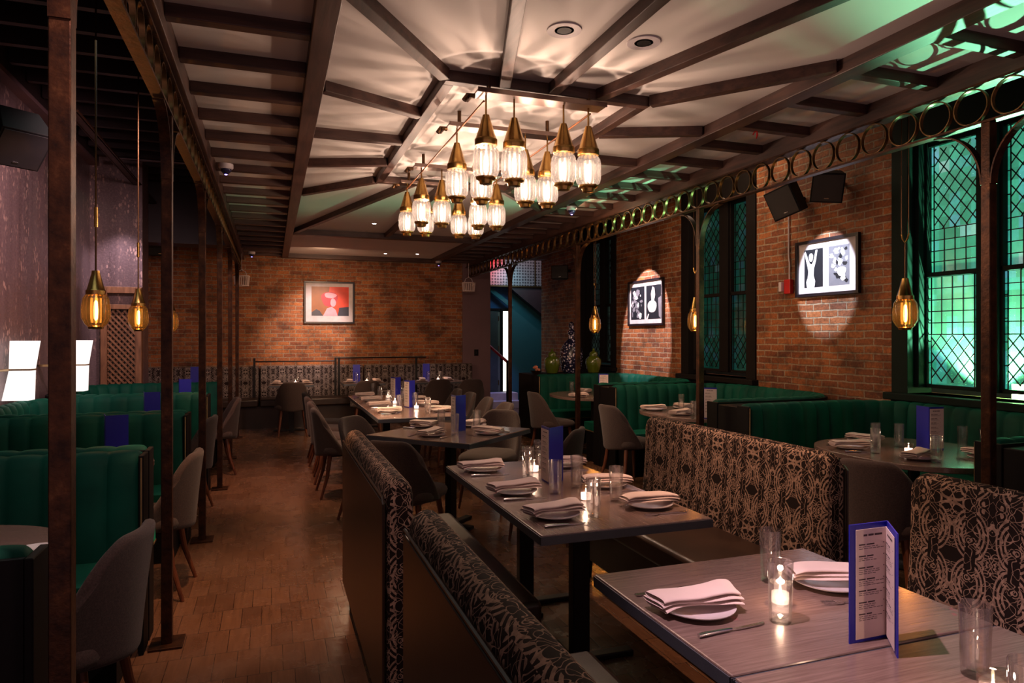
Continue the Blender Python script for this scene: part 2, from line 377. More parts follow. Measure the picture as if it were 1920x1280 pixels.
def glass(name, tint=(1,1,1), gl=.9, rough=.02, ribs=0, refl=1.0, frost=0):
    t = NT(name); tr = t.n('BsdfTransparent'); gs = t.n('BsdfGlossy'); gs.inputs['Roughness'].default_value = rough
    gs.inputs['Color'].default_value = (gl,gl,gl,1)
    if ribs:
        sp = t.n('SeparateXYZ'); t.set(sp.inputs[0], t.uv())
        s_ = t.math('SINE', t.math('MULTIPLY', sp.outputs[0], 2*PI*ribs))
        dk = tuple(x*.16 for x in tint)
        t.set(tr.inputs[0], t.ramp(t.math('ADD', t.math('MULTIPLY', s_, .5), .5), [(.25, dk), (.75, tint)]))
    else: tr.inputs[0].default_value = (*tint, 1)
    lw = t.n('LayerWeight'); lw.inputs[0].default_value = .35
    f = t.math('ADD', t.math('MULTIPLY', t.math('POWER', lw.outputs['Facing'], 2.8), .8*refl), .045, clamp=True)
    mx = t.n('MixShader'); t.set(mx.inputs[0], f); t.t.links.new(tr.outputs[0], mx.inputs[1]); t.t.links.new(gs.outputs[0], mx.inputs[2])
    if frost:
        tl = t.n('BsdfTranslucent'); tl.inputs[0].default_value = (*tint, 1)
        m2 = t.n('MixShader'); m2.inputs[0].default_value = frost; t.t.links.new(mx.outputs[0], m2.inputs[1]); t.t.links.new(tl.outputs[0], m2.inputs[2]); mx = m2
    t.t.links.new(mx.outputs[0], t.out.inputs[0]); return t.m
M['glass'] = glass('clear_drinking_glass', rough=.004)
_t = M['glass'].node_tree; _o = [n for n in _t.nodes if n.type == 'OUTPUT_MATERIAL'][0]; _s = _o.inputs[0].links[0].from_socket
_g = _t.nodes.new('ShaderNodeBsdfGlass'); _g.inputs['Roughness'].default_value = 0; _g.inputs['IOR'].default_value = 1.45
_m = _t.nodes.new('ShaderNodeMixShader'); _m.inputs[0].default_value = .22; _t.links.new(_s, _m.inputs[1]); _t.links.new(_g.outputs[0], _m.inputs[2]); _t.links.new(_m.outputs[0], _o.inputs[0])
M['jar'] = glass('ribbed_jar_glass', (.97,.92,.88), ribs=16, frost=.016)
M['jaramb'] = glass('amber_jar_glass', (1.0,.72,.36), ribs=18, frost=.008)
M['votive'] = glass('votive_glass', (1,.95,.92))
def bulbm(name, col, st):
    t = NT(name); e = t.n('Emission'); e.inputs[0].default_value = (*col,1); e.inputs[1].default_value = st
    tr = t.n('BsdfTransparent'); a = t.n('AddShader'); t.t.links.new(e.outputs[0], a.inputs[0]); t.t.links.new(tr.outputs[0], a.inputs[1])
    t.t.links.new(a.outputs[0], t.out.inputs[0]); t.m.cycles.emission_sampling = 'NONE'; return t.m
M['bulb'] = bulbm('lit_bulb', (1.0,.80,.66), 5)
M['bulbglow'] = bulbm('lit_frosted_tube', (1.0,.62,.42), .42)
M['bulbamb'] = bulbm('lit_amber_bulb', (1.0,.52,.20), 7)
M['bulbambglow'] = bulbm('lit_amber_tube', (1.0,.42,.08), .25)
def stained(name, cols, est, tr_amt, tint):
    """leaded panes: each pane its own tone; the backlight is put in as emission"""
    t = NT(name); uv = t.uv()
    sp = t.n('SeparateXYZ'); t.set(sp.inputs[0], uv)
    wn = t.n('TexWhiteNoise'); wn.noise_dimensions = '2D'
    sn = t.n('VectorMath', operation='SNAP'); t.set(sn.inputs[0], uv); sn.inputs[1].default_value = (.0925, .0925, 1)
    t.set(wn.inputs['Vector'], sn.outputs[0])
    c = t.ramp(wn.outputs[0], cols, 'LINEAR')
    mott = t.noise(uv, 30, 5, .7); big = t.noise(uv, 2.2, 2)
    c = t.mix(t.ramp(mott, [(.35, (0,0,0)), (.65, (.55,.55,.55))]), c, t.mix(.7, c, (.35,.45,.42), 'MULTIPLY'))
    e = t.n('Emission'); t.set(e.inputs[0], c); t.set(e.inputs[1], t.math('MULTIPLY', t.ramp(big, [(.3, (.5,.5,.5)), (.7, (1.2,1.2,1.2))]), est))  # panes give off their own glow in place of light from outside
    tr = t.n('BsdfTransparent'); tr.inputs[0].default_value = (*tint, 1)
    gs = t.n('BsdfGlossy'); gs.inputs['Roughness'].default_value = .15; gs.inputs['Color'].default_value = (.3,.3,.3,1)
    tl = t.n('BsdfTranslucent'); t.set(tl.inputs[0], t.mix(.5, c, (.6,.9,.6))); m0 = t.n('MixShader'); m0.inputs[0].default_value = .06; t.t.links.new(tr.outputs[0], m0.inputs[1]); t.t.links.new(tl.outputs[0], m0.inputs[2]); tr = m0
    ad = t.n('AddShader'); t.t.links.new(e.outputs[0], ad.inputs[0]); t.t.links.new(tr.outputs[0], ad.inputs[1])
    mx = t.n('MixShader'); mx.inputs[0].default_value = .08; t.t.links.new(ad.outputs[0], mx.inputs[1]); t.t.links.new(gs.outputs[0], mx.inputs[2])
    t.t.links.new(mx.outputs[0], t.out.inputs[0]); return t.m
GC = [(0, (.010,.20,.13)), (.35, (.02,.30,.19)), (.7, (.035,.40,.26)), (.88, (.05,.40,.36)), (.955, (.10,.36,.48)), (1, (.24,.50,.42))]
M['stain'] = stained('stained_glass_green', GC, .50, .4, (.78,.96,.82))
M['stain_dim'] = stained('stained_glass_dim', GC, .048, .2, (.15,.25,.22))
M['stain_dark'] = stained('stained_glass_dark', [(0,(.03,.03,.03)),(1,(.06,.10,.08))], .10, .2, (.15,.25,.22))

# ------------------------------------------------------------------ setting
FY = 12.4                      # end wall
def sbox(name, m, x0, x1, y0, y1, z0, z1, **kw): return struct(MB().box(x0,x1,y0,y1,z0,z1).build(name, m, smooth=False, **kw))
sbox('floor', M['floor'], -2.4, 6.8, -.6, 15.4, -.1, 0)
XW = 5.1
# right wall with three window openings
WINS = [(3.0, 4.5), (6.27, 7.73), (9.55, 10.95)]
wz0, wz1 = 1.02, 3.38
b = MB(); y = -.6
for a, c in WINS: b.box(XW, XW+.3, y, a, 0, 4.3).box(XW, XW+.3, a, c, 0, wz0).box(XW, XW+.3, a, c, wz1, 4.3); y = c
b.box(XW, XW+.3, y, FY+.3, 0, 4.3); struct(b.build('wall_right', M['brick'], smooth=False))
b = MB().box(-2.4, 3.38, FY, FY+.3, 0, 4.3).build('wall_end', M['brick_end'], smooth=False); struct(b)
struct(MB().box(3.38, 3.92, FY-.04, FY+.3, 0, 4.3).build('wall_pier', M['purple'], smooth=False))
struct(MB().box(3.92, XW+.3, FY, FY+.3, 3.02, 4.3).build('wall_header', M['purple'], smooth=False))
sbox('wall_left', M['paper'], -2.4, -2.12, -.6, FY, 0, 4.3)
# stairwell room beyond
b = MB().box(3.6, 6.8, 15.2, 15.4, 0, 4.0).box(6.6, 6.8, 12.7, 15.2, 0, 4.0).box(5.4, 6.8, 12.6, 12.7, 0, 4.0); struct(b.build('wall_stairwell', M['teal'], smooth=False))
sbox('wall_stairwell_left', M['purple'], 3.4, 3.6, 12.7, 15.4, 0, 4.0)
sbox('ceiling_stairwell', M['darkceil'], 3.4, 6.8, 12.7, 15.4, 4.0, 4.1)
# ceilings
sbox('ceiling_aisle_left', M['darkceil'], -2.4, -.56, -.6, FY, 3.95, 4.05)
sbox('ceiling_aisle_right', M['darkceil'], 3.56, 5.4, -.6, FY, 3.95, 4.05)
sbox('ceiling', M['plaster'], -.50, 3.50, -.6, FY, 2.925, 3.02)
sbox('ceiling_canopy_top', M['darkceil'], -.56, 3.56, -.6, FY, 3.02, 4.05)
tn = [0]
def trim(m, p, q, w_, h_):
    tn[0] += 1; return struct(MB().bar(p, q, w_, h_).build('trim_%d' % tn[0], m, smooth=False, bevel=.004))
zb = 2.905
for x0, x1, z0 in ((.17,.27,2.85), (2.76,2.87,2.85), (-.53,-.43,2.80), (3.45,3.55,2.80)):
    tn[0] += 1; sbox('trim_%d' % tn[0], M['beam'], x0, x1, -.6, FY, z0, 2.956 if z0 > 2.82 else 3.05, bevel=.004)
for y in [12.32, 9.5, .2]:
    trim(M['beamx'], (.27, y, 2.90), (2.76, y, 2.90), .11, .10)
for x0, x1 in ((-.43, .17), (2.87, 3.45)):
    y = .43
    while y < 12.3:
        trim(M['beamx'], (x0, y, 2.896), (x1, y, 2.896), .066, .060); y += .472
W_, H_ = .062, .062; zt = 2.896
def sp(a, c): trim(M['beam'] if abs(a[1]-c[1]) > abs(a[0]-c[0]) else M['beamx'], (a[0], a[1], zt), (c[0], c[1], zt), W_, H_)
X0, X1, Y0, Y1 = .905, 2.09, 3.58, 6.11
sp((X0-.03,Y0), (X1+.03,Y0)); sp((X0-.03,Y1), (X1+.03,Y1)); sp((X0,Y0+.03), (X0,Y1-.03)); sp((X1,Y0+.03), (X1,Y1-.03))
for sx in (0, 1):
    xi = (X0-.03, X1+.03)[sx]; xo = (.27, 2.76)[sx]
    for ya, yb in ((4.22,3.95),(4.85,4.85),(5.48,5.72)): sp((xi,ya), (xo,yb))
    sp((xi+(-.005,.005)[sx],Y0-.03), (xo,2.77)); sp((xi+(-.005,.005)[sx],Y1+.03), (xo,6.92))
for dy, ye in ((Y0-.03,.26), (Y1+.03,9.44)):
    sp((1.21,dy), (.30,ye)); sp((1.5,dy), (1.5,ye)); sp((1.79,dy), (2.73,ye))
# left side: soffit, joists, cove
sbox('trim_91', M['purple'], -2.12, -2.02, -.6, FY, 3.62, 3.66)  # purple tone holds the light that falls on the soffit underside
sbox('trim_92', plain('dark_soffit', (.03,.018,.02), .6), -2.12, -2.02, -.6, FY, 3.66, 3.95)
y = 1.1; k = 100
while y < 12.2:
    k += 1; struct(MB().box(-2.0, -.56, y, y+.06, 3.72, 3.94).build('trim_%d' % k, M['joist'], smooth=False)); y += .42
sbox('trim_93', M['joist'], -1.86, -.56, 11.0, 11.4, 2.86, 3.95)
# chase with carved lattice at the end of the left wall
CH = 9.6
b = MB().box(-2.12, -1.54, CH+.1, CH+.55, 0, 3.95); struct(b.build('wall_chase', M['paper'], smooth=False))
t_ = thing('carved_screen', 'carved teak lattice screen in a plain wooden frame at the end of the left wall', 'screen', (-1.77, CH+.05, 0))
b = MB()
for x in (-.215, .165): b.box(x, x+.05+.02, -.05, .05, .0, 2.12)
b.box(-.145, .165, -.05, .05, 2.04, 2.12).box(-.145, .165, -.05, .05, 1.84, 1.90).box(-.145, .165, -.05, .05, 0, .1)
b.build('screen_frame', M['lat'], t_, smooth=False, bevel=.004)
b = MB(); s_ = .075; zz = .1
for i in range(-5, 30):
    for sg in (1, -1):
        xa, xb = -.145, .165; z_a = .1+i*s_; z_b = z_a+(xb-xa)*1.15
        if sg < 0: z_a, z_b = z_b, z_a
        def cl(x): return z_a+(z_b-z_a)*(x-xa)/(xb-xa)
        pts = [(x, cl(x)) for x in [xa+(xb-xa)*q/12 for q in range(13)] if .1 <= cl(x) <= 1.84]
        if len(pts) > 1: b.bar((pts[0][0], .01*sg, pts[0][1]), (pts[-1][0], .01*sg, pts[-1][1]), .022, .022)
b.build('lattice', M['lat'], t_, smooth=False)
MB().box(-.145, .165, .03, .045, .1, 1.84).build('backing_board', M['leather'], t_, smooth=False)

# ------------------------------------------------------------------ windows
def window(n, y0, y1, gm, fm, ajar=None):
    r = bpy.data.objects.new('window_%d' % n, None); C.objects.link(r); struct(r); r.location = (XW, (y0+y1)/2, wz0)
    hw = (y1-y0)/2; H = wz1-wz0; xg = .17
    b = MB()
    b.box(-.02, .26, -hw, -hw+.16, 0, H).box(-.02, .26, hw-.16, hw, 0, H)
    b.box(-.02, .26, -hw+.16, hw-.16, H-.24, H).box(.10, .26, -.085, .085, .05, H-.24)
    b.box(.06, .24, -hw+.16, -hw+.20, .05, H-.24).box(.06, .24, hw-.20, hw-.16, .05, H-.24)
    for s_ in (-1, 1):
        ya, yb = (-hw+.20, -.085) if s_ < 0 else (.085, hw-.20)
        b.box(.13, .20, ya, yb, .98, 1.02).box(.13, .20, ya, yb, .05, .08).box(.15, .22, ya, yb, H-.28, H-.24)
        b.box(.13, .19, ya, ya+.02, .05, H-.24).box(.13, .19, yb-.02, yb, .05, H-.24)
    b.build('window_frame', fm, r, smooth=False, bevel=.004)
    MB().box(-.09, .26, -hw-.03, hw+.03, -.06, 0.0).box(-.03, 0, -hw, hw, -.16, -.06).build('window_sill', fm, r, smooth=False, bevel=.008)
    for s_ in (-1, 1):
        ya, yb = (-hw+.22, -.105) if s_ < 0 else (.105, hw-.22)
        g = gm[0 if s_ < 0 else 1] if isinstance(gm, (list, tuple)) else gm
        for (za, zc, xo, nm) in ((.08, .98, .155, 'lower_sash_glass'), (1.02, H-.28, .185, 'upper_sash_glass')):
            MB().poly([(xo, ya, za), (xo, yb, za), (xo, yb, zc), (xo, ya, zc)]).build(nm, g, r, smooth=False)
            L = MB(); t_ = .006; xx = xo-.004; W2 = yb-ya
            def ln(p, q, w__=t_): L.bar((xx, p[0], p[1]), (xx, q[0], q[1]), w__, .008)
            cols_ = 4; cw = (W2-.05)/cols_
            for q in (ya+.025, yb-.025): ln((q, za), (q, zc))
            if nm[0] == 'l': d0, d1, s0, s1 = za+.02, za+.42, za+.42, zc
            else: d0, d1, s0, s1 = za+.36, zc-.02, za, za+.36
            for i in range(cols_+1): ln((ya+.025+i*cw, s0), (ya+.025+i*cw, s1))
            rows = max(1, round((s1-s0)/.0925)); rh = (s1-s0)/rows
            for i in range(rows+1): ln((ya, s0+i*rh), (yb, s0+i*rh))
            # diamonds
            dl = ya+.025; dr = yb-.025; sl = 1.25; stp = .125
            z = d0-(dr-dl)*sl
            while z < d1:
                for sg in (1, -1):
                    pa = []
                    for q in range(41):
                        yy = dl+(dr-dl)*q/40; z_ = z+(yy-dl)*sl if sg > 0 else z+(dr-yy)*sl
                        if d0 <= z_ <= d1: pa.append((yy, z_))
                    if len(pa) > 1: ln(pa[0], pa[-1])
                z += stp
            for q in range(int((zc-za)/.18)+1): ln((ya, za+q*.18), (ya+.025, za+q*.18)); ln((yb-.025, za+q*.18), (yb, za+q*.18))
            L.build('lead_came', M['lead'], r, smooth=False)
    return r
window(1, *WINS[0], M['stain'], M['fgreen'])
window(2, *WINS[1], M['stain_dim'], M['fdark'])
window(3, *WINS[2], M['stain_dark'], M['fdark'])
f_ = thing('floodlight', 'green floodlight shining outside behind the lower panes of the nearest window', 'floodlight', (5.62, 3.74, .98))
MB().box(-.02, .09, -.11, .11, 0, .16).build('housing', M['blackm'], f_, smooth=False, bevel=.01)
MB().obox((-.025, 0, .08), (.006, .17, .12), Matrix.Identity(3)).build('lens', emit('green_flood_lens', (.55, 1.0, .35), 60, False), f_, smooth=False)
MB().tube([(.04,0,-.0), (.04,0,-.98)], .02, 8).build('pole', M['blackm'], f_)
# ground / neighbour wall outside, seen faintly through the panes
tag(MB().box(7.0, 7.2, -1, 13, 0, 5).build('neighbouring_wall', plain('yard_wall', (.10,.12,.11), .9), smooth=False), 'dim yard wall seen through the leaded windows', 'wall')
sbox('ground', plain('yard_ground', (.04,.04,.04), .9), 5.4, 7.2, -1, 13, -.12, -.02)

# ------------------------------------------------------------------ iron posts and ring trusses
XL, XR = -.48, 3.40
ZB = 2.575
def make_post():
    t_ = thing('iron_post', '', 'post')
    MB().box(-.024, .024, -.024, .024, .012, ZB).build('shaft', M['iron'], t_, smooth=False, bevel=.003)
    MB().box(-.075, .075, -.075, .075, 0, .012).build('base_plate', M['iron'], t_, smooth=False, bevel=.002)
    for s_ in (1, -1):
        pts = []
        for i in range(13):
            a = PI/2*i/12; pts.append((s_*(.024+.26*(1-math.cos(a))), ZB-.31+.30*math.sin(a)))
        b = MB(); vs = []
        for (yy, zz), i in zip(pts, range(13)):
            a = PI/2*i/12; ny, nz = -s_*math.cos(a)*0+(-s_)*math.cos(a), math.sin(a)
            for dx in (-.024, .024):
                for o_ in (-.004, .004): vs.append((dx, yy+ny*o_, zz+nz*o_))
        fs = []
        for i in range(12):
            a = i*4; c = a+4
            fs += [(a,a+1,c+1,c), (a+2,c+2,c+3,a+3), (a,c,c+2,a+2), (a+1,a+3,c+3,c+1)]
        fs += [(0,2,3,1), (48,49,51,50)]
        b.add(vs, fs).build('bracket', M['iron'], t_)
    return t_
post = Proto(make_post)
for i, (y, lab) in enumerate(((1.93, 'wide brown iron post nearest the camera at the left of the photo'), (3.70, 'rusty iron post with a square foot plate, second along the left aisle'),
        (5.50, 'third iron post along the left aisle'), (7.30, 'fourth iron post along the left aisle'), (9.10, 'fifth iron post along the left aisle'), (10.9, 'iron post farthest along the left aisle'))):
    post((XL, y, 0), 0, lab, 'iron posts along the left booths')
for i, (y, lab) in enumerate(((2.44, 'spotted iron post in front of the bright green window'), (4.89, 'iron post in front of the middle dark window'), (7.32, 'iron post beside the left edge of the farthest window'), (9.74, 'iron post in front of the stairwell opening'))):
    post((XR, y, 0), 0, lab, 'iron posts along the right booths')
def truss(x, lab):
    t_ = thing('ring_truss', lab, 'truss', (x, 0, 0))
    MB().box(-.026, .026, .6, 12.15, ZB, ZB+.012).build('bottom_chord', M['iron'], t_, smooth=False)
    MB().box(-.026, .026, .6, 12.15, 2.772, 2.784).build('top_chord', M['iron'], t_, smooth=False)
    rm = None; y = .93
    while y < 12.1:
        if rm is None:
            b = MB(); n = 28; R1_, R2_ = .092, .086
            vs = []
            for k in range(n):
                a = 2*PI*k/n
                for r_ in (R2_, R1_):
                    for dx in (-.011, .011): vs.append((dx, r_*math.cos(a), r_*math.sin(a)))
            fs = []
            for k in range(n):
                a = k*4; c = ((k+1) % n)*4
                fs += [(a,a+1,c+1,c), (a+2,c+2,c+3,a+3), (a,c,c+2,a+2), (a+1,a+3,c+3,c+1)]
            o = b.add(vs, fs).build('ring', M['ring'], t_, ang=50); rm = o
        else:
            o = rm.copy(); C.objects.link(o); o.parent = t_
        o.location = (0, y, 2.679); y += .2
truss(XL, 'rusty iron truss of rings running above the left aisle')
truss(XR, 'iron truss of brass rings running in front of the right windows')

# ------------------------------------------------------------------ chandelier
ch = thing('chandelier', 'brass chandelier of sixteen glowing ribbed glass jars on four ceiling bars', 'chandelier', (1.5, 4.72, 2.955))
CX = (1.104, 1.267, 1.565, 1.72); CY = (3.56, 4.18, 5.26, 5.86); CDZ = dict(zip(CY, (-.038, -.025, -.012, .0))); Z0 = 2.955
for y in CY:
    MB().box(-.46, .31, y-4.72-.06, y-4.72+.06, -.140, -.128).box(-.46, .31, y-4.72-.064, y-4.72-.06, -.145, -.118).build('ceiling_bar', M['barsteel'], ch, smooth=False, bevel=.002)
    for x in (-.38, .22): MB().tube([(x, y-4.72, -.031), (x, y-4.72, -.13)], .012, 8).build('bar_hanger', M['bronze'], ch)
    MB().tube([(-.46, y-4.72, -.15), (-.50, y-4.72, -.15), (-.52, y-4.72, -.18)], .014, 8).tube([(-.49, y-4.76, -.165), (-.49, y-4.68, -.165)], .01, 8).build('cord_clamp', M['bronze'], ch)
for x in (CX[0]-.012, CX[3]+.012):
    MB().tube([(x-1.5, CY[0]-4.72, -.172), (x-1.5, CY[3]-4.72, -.19)], .006, 6).build('strung_cord', M['orangecord'], ch)
jar_p = [(.034,0),(.05,.006),(.066,.02),(.0725,.045),(.0725,.125),(.068,.150),(.058,.168)]
cone_p = [(.060,0),(.062,.004),(.062,.034),(.057,.040),(.020,.160),(.018,.168),(.006,.170)]
cap_p = [(.020,-.032),(.034,-.030),(.040,-.012),(.056,-.002),(.058,.006),(.040,.010)]
proto_p = None
for y in CY:
    for x in CX:
        off = (x-1.5, y-4.72, CDZ[y])
        if proto_p is None:
            cone = MB().lathe(cone_p, 28, (0,0,2.578-Z0)).tube([(0,0,2.74-Z0), (0,0,-.10)], .0055, 8).build('lamp_cone', M['brass'], ch)
            j = MB().lathe(jar_p, 52, (0,0,2.402-Z0), False, False).build('glass_jar', M['jar'], cone, uv='cyl')
            k_ = MB().lathe(cap_p, 24, (0,0,2.40-Z0)).build('bottom_cap', M['brass'], cone)
            u_ = MB().lathe([(.003,0),(.013,.008),(.015,.05),(.011,.09),(.003,.10)], 12, (0,0,2.43-Z0)).build('bulb', M['bulb'], cone)
            g_ = MB().lathe([(.032,0),(.034,.06),(.032,.125)], 20, (0,0,2.42-Z0), False, False).build('frosted_tube', M['bulbglow'], cone, uv='cyl')
            proto_p = cone
        else:
            cone = proto_p.copy(); C.objects.link(cone); cone.parent = ch
            for g in list(proto_p.children):
                e = g.copy(); C.objects.link(e); e.parent = cone
        cone.location = off
        lamp('chandelier_bulb_light', 'POINT', (x, y, 2.485+CDZ[y]), 5.4, (1.0, .70, .54), None, .0015)
# ------------------------------------------------------------------ single pendants
def make_pendant():
    t_ = thing('pendant_lamp', '', 'pendant lamp')
    MB().lathe([(.050,0),(.054,.004),(.054,.030),(.048,.036),(.024,.13),(.021,.15),(.005,.152)], 24, (0,0,.205)).build('brass_cone', M['brass'], t_)
    MB().lathe([(.040,0),(.058,.018),(.077,.055),(.078,.12),(.070,.175),(.050,.205)], 44, (0,0,.012), False, False).build('glass_jar', M['jaramb'], t_, uv='cyl')
    MB().lathe([(.022,-.012),(.040,-.010),(.044,.004),(.036,.010)], 24, (0,0,.012)).build('bottom_cap', M['brass'], t_)
    u_ = MB().lathe([(.003,0),(.011,.01),(.013,.06),(.010,.11),(.003,.12)], 12, (0,0,.055)).build('bulb', M['bulbamb'], t_)
    MB().lathe([(.030,0),(.031,.15)], 16, (0,0,.04), False, False).build('amber_tube', M['bulbambglow'], t_, uv='cyl')
    return t_
pend = Proto(make_pendant)
PR = ((4.10, 3.52, 'amber jar pendant lamp in front of the left edge of the bright green window'), (4.08, 5.95, 'amber jar pendant lamp half behind the post at the middle dark window'), (4.02, 8.12, 'amber jar pendant lamp hanging above the two green jars'))
PLt = ((-1.006, 4.75, 'amber jar pendant lamp right beside the widest iron post'), (-1.05, 6.42, 'amber jar pendant lamp over the third left booth'), (-1.03, 8.2, 'amber jar pendant lamp almost hidden behind the second iron post'))
def hang(t_, top, v=False):
    if v:
        MB().tube([(0,0,.355), (0,0,.60)], .004, 6).build('lower_rod', M['bronze'], t_)
        MB().tube([(0,-.028,.66), (0,-.02,.625), (0,0,.60), (0,.02,.625), (0,.028,.66)], .006, 8).build('hook', M['brass'], t_)
        MB().tube([(0,-.028,.655), (0,-.028,top)], .004, 6).tube([(0,.028,.655), (0,.028,top)], .004, 6).build('strap_rod', M['bronze'], t_)
    else:
        MB().tube([(0,0,.355), (0,0,top)], .0055, 6).build('stem', M['bronze'], t_)
        MB().tube([(0,0,.62), (0,0,.74)], .011, 8).build('brass_coupling', M['brass'], t_)
made = [pend((x, y, 1.545), 0, lab, 'amber pendant lamps over the booths') for x, y, lab in PR+PLt]
for i, o in enumerate(made):
    hang(o, 3.95-1.545, i < 3)
    lamp('pendant_bulb_light', 'POINT', (o.location.x, o.location.y, 1.545+.115), 2.2, AMB, None, .002)

# ------------------------------------------------------------------ booths
def offs(path, d):
    out = []
    for (p, nrm) in path: out.append((p[0]+nrm[0]*d, p[1]+nrm[1]*d))
    return out
def ublock(D, y0, y1, r, step=.012):
    """U path from the open end: (s,y) points with inward normals, evenly spaced"""
    segs = [('l', (0,y0), (D-r,y0), (0,1)), ('a', (D-r,y0+r), -PI/2, 0), ('l', (D,y0+r), (D,y1-r), (-1,0)), ('a', (D-r,y1-r), 0, PI/2), ('l', (D-r,y1), (0,y1), (0,-1))]
    out = []
    for s_ in segs:
        if s_[0] == 'l':
            L = math.dist(s_[1], s_[2]); n = max(2, int(L/step))
            for i in range(n): q = i/n; out.append(((s_[1][0]+(s_[2][0]-s_[1][0])*q, s_[1][1]+(s_[2][1]-s_[1][1])*q), s_[3]))
        else:
            n = max(3, int(r*PI/2/step))
            for i in range(n):
                a = s_[2]+(s_[3]-s_[2])*i/n; out.append(((s_[1][0]+r*math.cos(a), s_[1][1]+r*math.sin(a)), (-math.cos(a), -math.sin(a))))
    out.append(((0,y1), (0,-1)))
    return out
def booth(side, y0, y1, T, label):
    xo = 3.6 if side > 0 else -.59
    D = 1.45; t_ = thing('velvet_booth', label, 'booth', (xo, (y0+y1)/2, 0), 0, 'green velvet booths along the %s wall' % ('right' if side > 0 else 'left'))
    h = (y1-y0)/2; path = ublock(D, -h, h, .5)
    # arc length
    L = [0]
    for i in range(1, len(path)): L.append(L[-1]+math.dist(path[i][0], path[i-1][0]))
    nch = round(L[-1]/.135); cw = L[-1]/nch
    prof = [(.0,.44),(1.12,.43),(1.20,.47),(1.12,.60),(1.0,.80),(.93,.90),(.74,.945),(.42,.962),(.12,.955),(.0,.935)]
    S = 1 if side > 0 else -1
    vs = []; n = len(prof)
    for (p, nr), l in zip(path, L):
        q = (l/cw) % 1; bul = math.sqrt(max(0, 1-(2*q-1)**2)); bul = bul**.7
        for k, (o_, z) in enumerate(prof):
            amt = 1 if 1 < k < 9 else .3
            o2 = o_*T*(1-.20*amt*(1-bul)); z2 = z+(.012*(bul-1) if k >= 5 else 0)
            vs.append((S*(p[0]+nr[0]*o2), p[1]+nr[1]*o2, z2))
    fs = []
    N = len(path)
    for i in range(N-1):
        for k in range(n): fs.append((i*n+k, (i+1)*n+k, (i+1)*n+(k+1) % n, i*n+(k+1) % n))
    fs += [tuple(range(n)), tuple((N-1)*n+k for k in range(n))[::-1]]
    MB().add(vs, fs).build('tufted_back', M['velvet'], t_, ang=60)
    def band(o0, o1, z0, z1, name, m, bv=0, s0=0, tuck=0):
        A = []; 
        for (p, nr) in path[::2]+[path[-1]]:
            x = max(p[0], s0)
            A.append(((S*(x+nr[0]*o0), p[1]+nr[1]*o0), (S*(x+nr[0]*o1), p[1]+nr[1]*o1)))
        vs = []
        for a, c in A: vs += [(*a,z0), (*c,z0), (*c,z1), (*a,z1)]
        fs = []
        for i in range(len(A)-1):
            for k in range(4): fs.append((i*4+k, (i+1)*4+k, (i+1)*4+(k+1)%4, i*4+(k+1)%4))
        fs += [(0,1,2,3), tuple((len(A)-1)*4+k for k in range(4))[::-1]]
        return MB().add(vs, fs).build(name, m, t_, ang=40, bevel=bv)
    band(T*.9, .47, .37, .465, 'seat_cushion', M['velvet'], .012, .02)
    band(T*.9, .478, .360, .372, 'seat_piping', M['rail'], 0, .018)
    band(T*.5, .43, .0, .36, 'seat_base', M['black'], 0, .03)
    band(-.02, .0, .0, .94, 'back_shell', M['black'])
    for s_ in (-1, 1):
        ya, yb = (-h-.02, -h+T*.98) if s_ < 0 else (h-T*.98, h+.02)
        MB().box(-.022 if S > 0 else 0, .0 if S > 0 else .022, ya, yb, 0, .94).build('end_panel', M['black'], t_, smooth=False, bevel=.004)
        ye = -h+T*1.0 if s_ < 0 else h-T*1.0
        MB().tube([(-S*.012, ye, .37), (-S*.012, ye, .90), (-S*.012, ye-(-s_)*.04*-1 if False else ye, .93)], .005, 6).build('end_piping', M['rail'], t_)
    return t_
LB = [(2.05, 3.72, 'green velvet booth nearest the camera on the left, cut by the frame'), (3.79, 5.46, 'second green velvet booth from the camera on the left, behind the second post'), (5.53, 7.20, 'third green velvet booth from the camera on the left'), (7.27, 8.95, 'farthest green velvet booth on the left, below the lattice screen')]
for y0, y1, lab in LB: booth(-1, y0, y1, .115, lab)
RB = [(2.52, 4.62, 'green velvet booth nearest the camera on the right, below the bright window'), (4.92, 6.86, 'middle green velvet booth on the right, below the two-part framed photograph'), (7.14, 9.14, 'farthest green velvet booth on the right, in front of the two green jars')]
for y0, y1, lab in RB: booth(1, y0, y1, .13, lab)
booth(1, .6, 2.22, .13, 'green velvet booth partly seen at the right edge of the photo')
for y0, y1 in ((2.24, 2.50), (4.64, 4.90), (6.88, 7.12)):
    k += 1; struct(MB().box(3.585, 5.06, y0, y1, 0, .925).build('trim_%d' % k, M['black'], smooth=False, bevel=.006))
tag(MB().box(0, 1.45, 0, .74, 0, .945).build('service_counter', M['black'], smooth=False, bevel=.01, loc=(3.6, 9.17, 0)), 'black service counter behind the farthest right booth holding two green jars', 'counter')

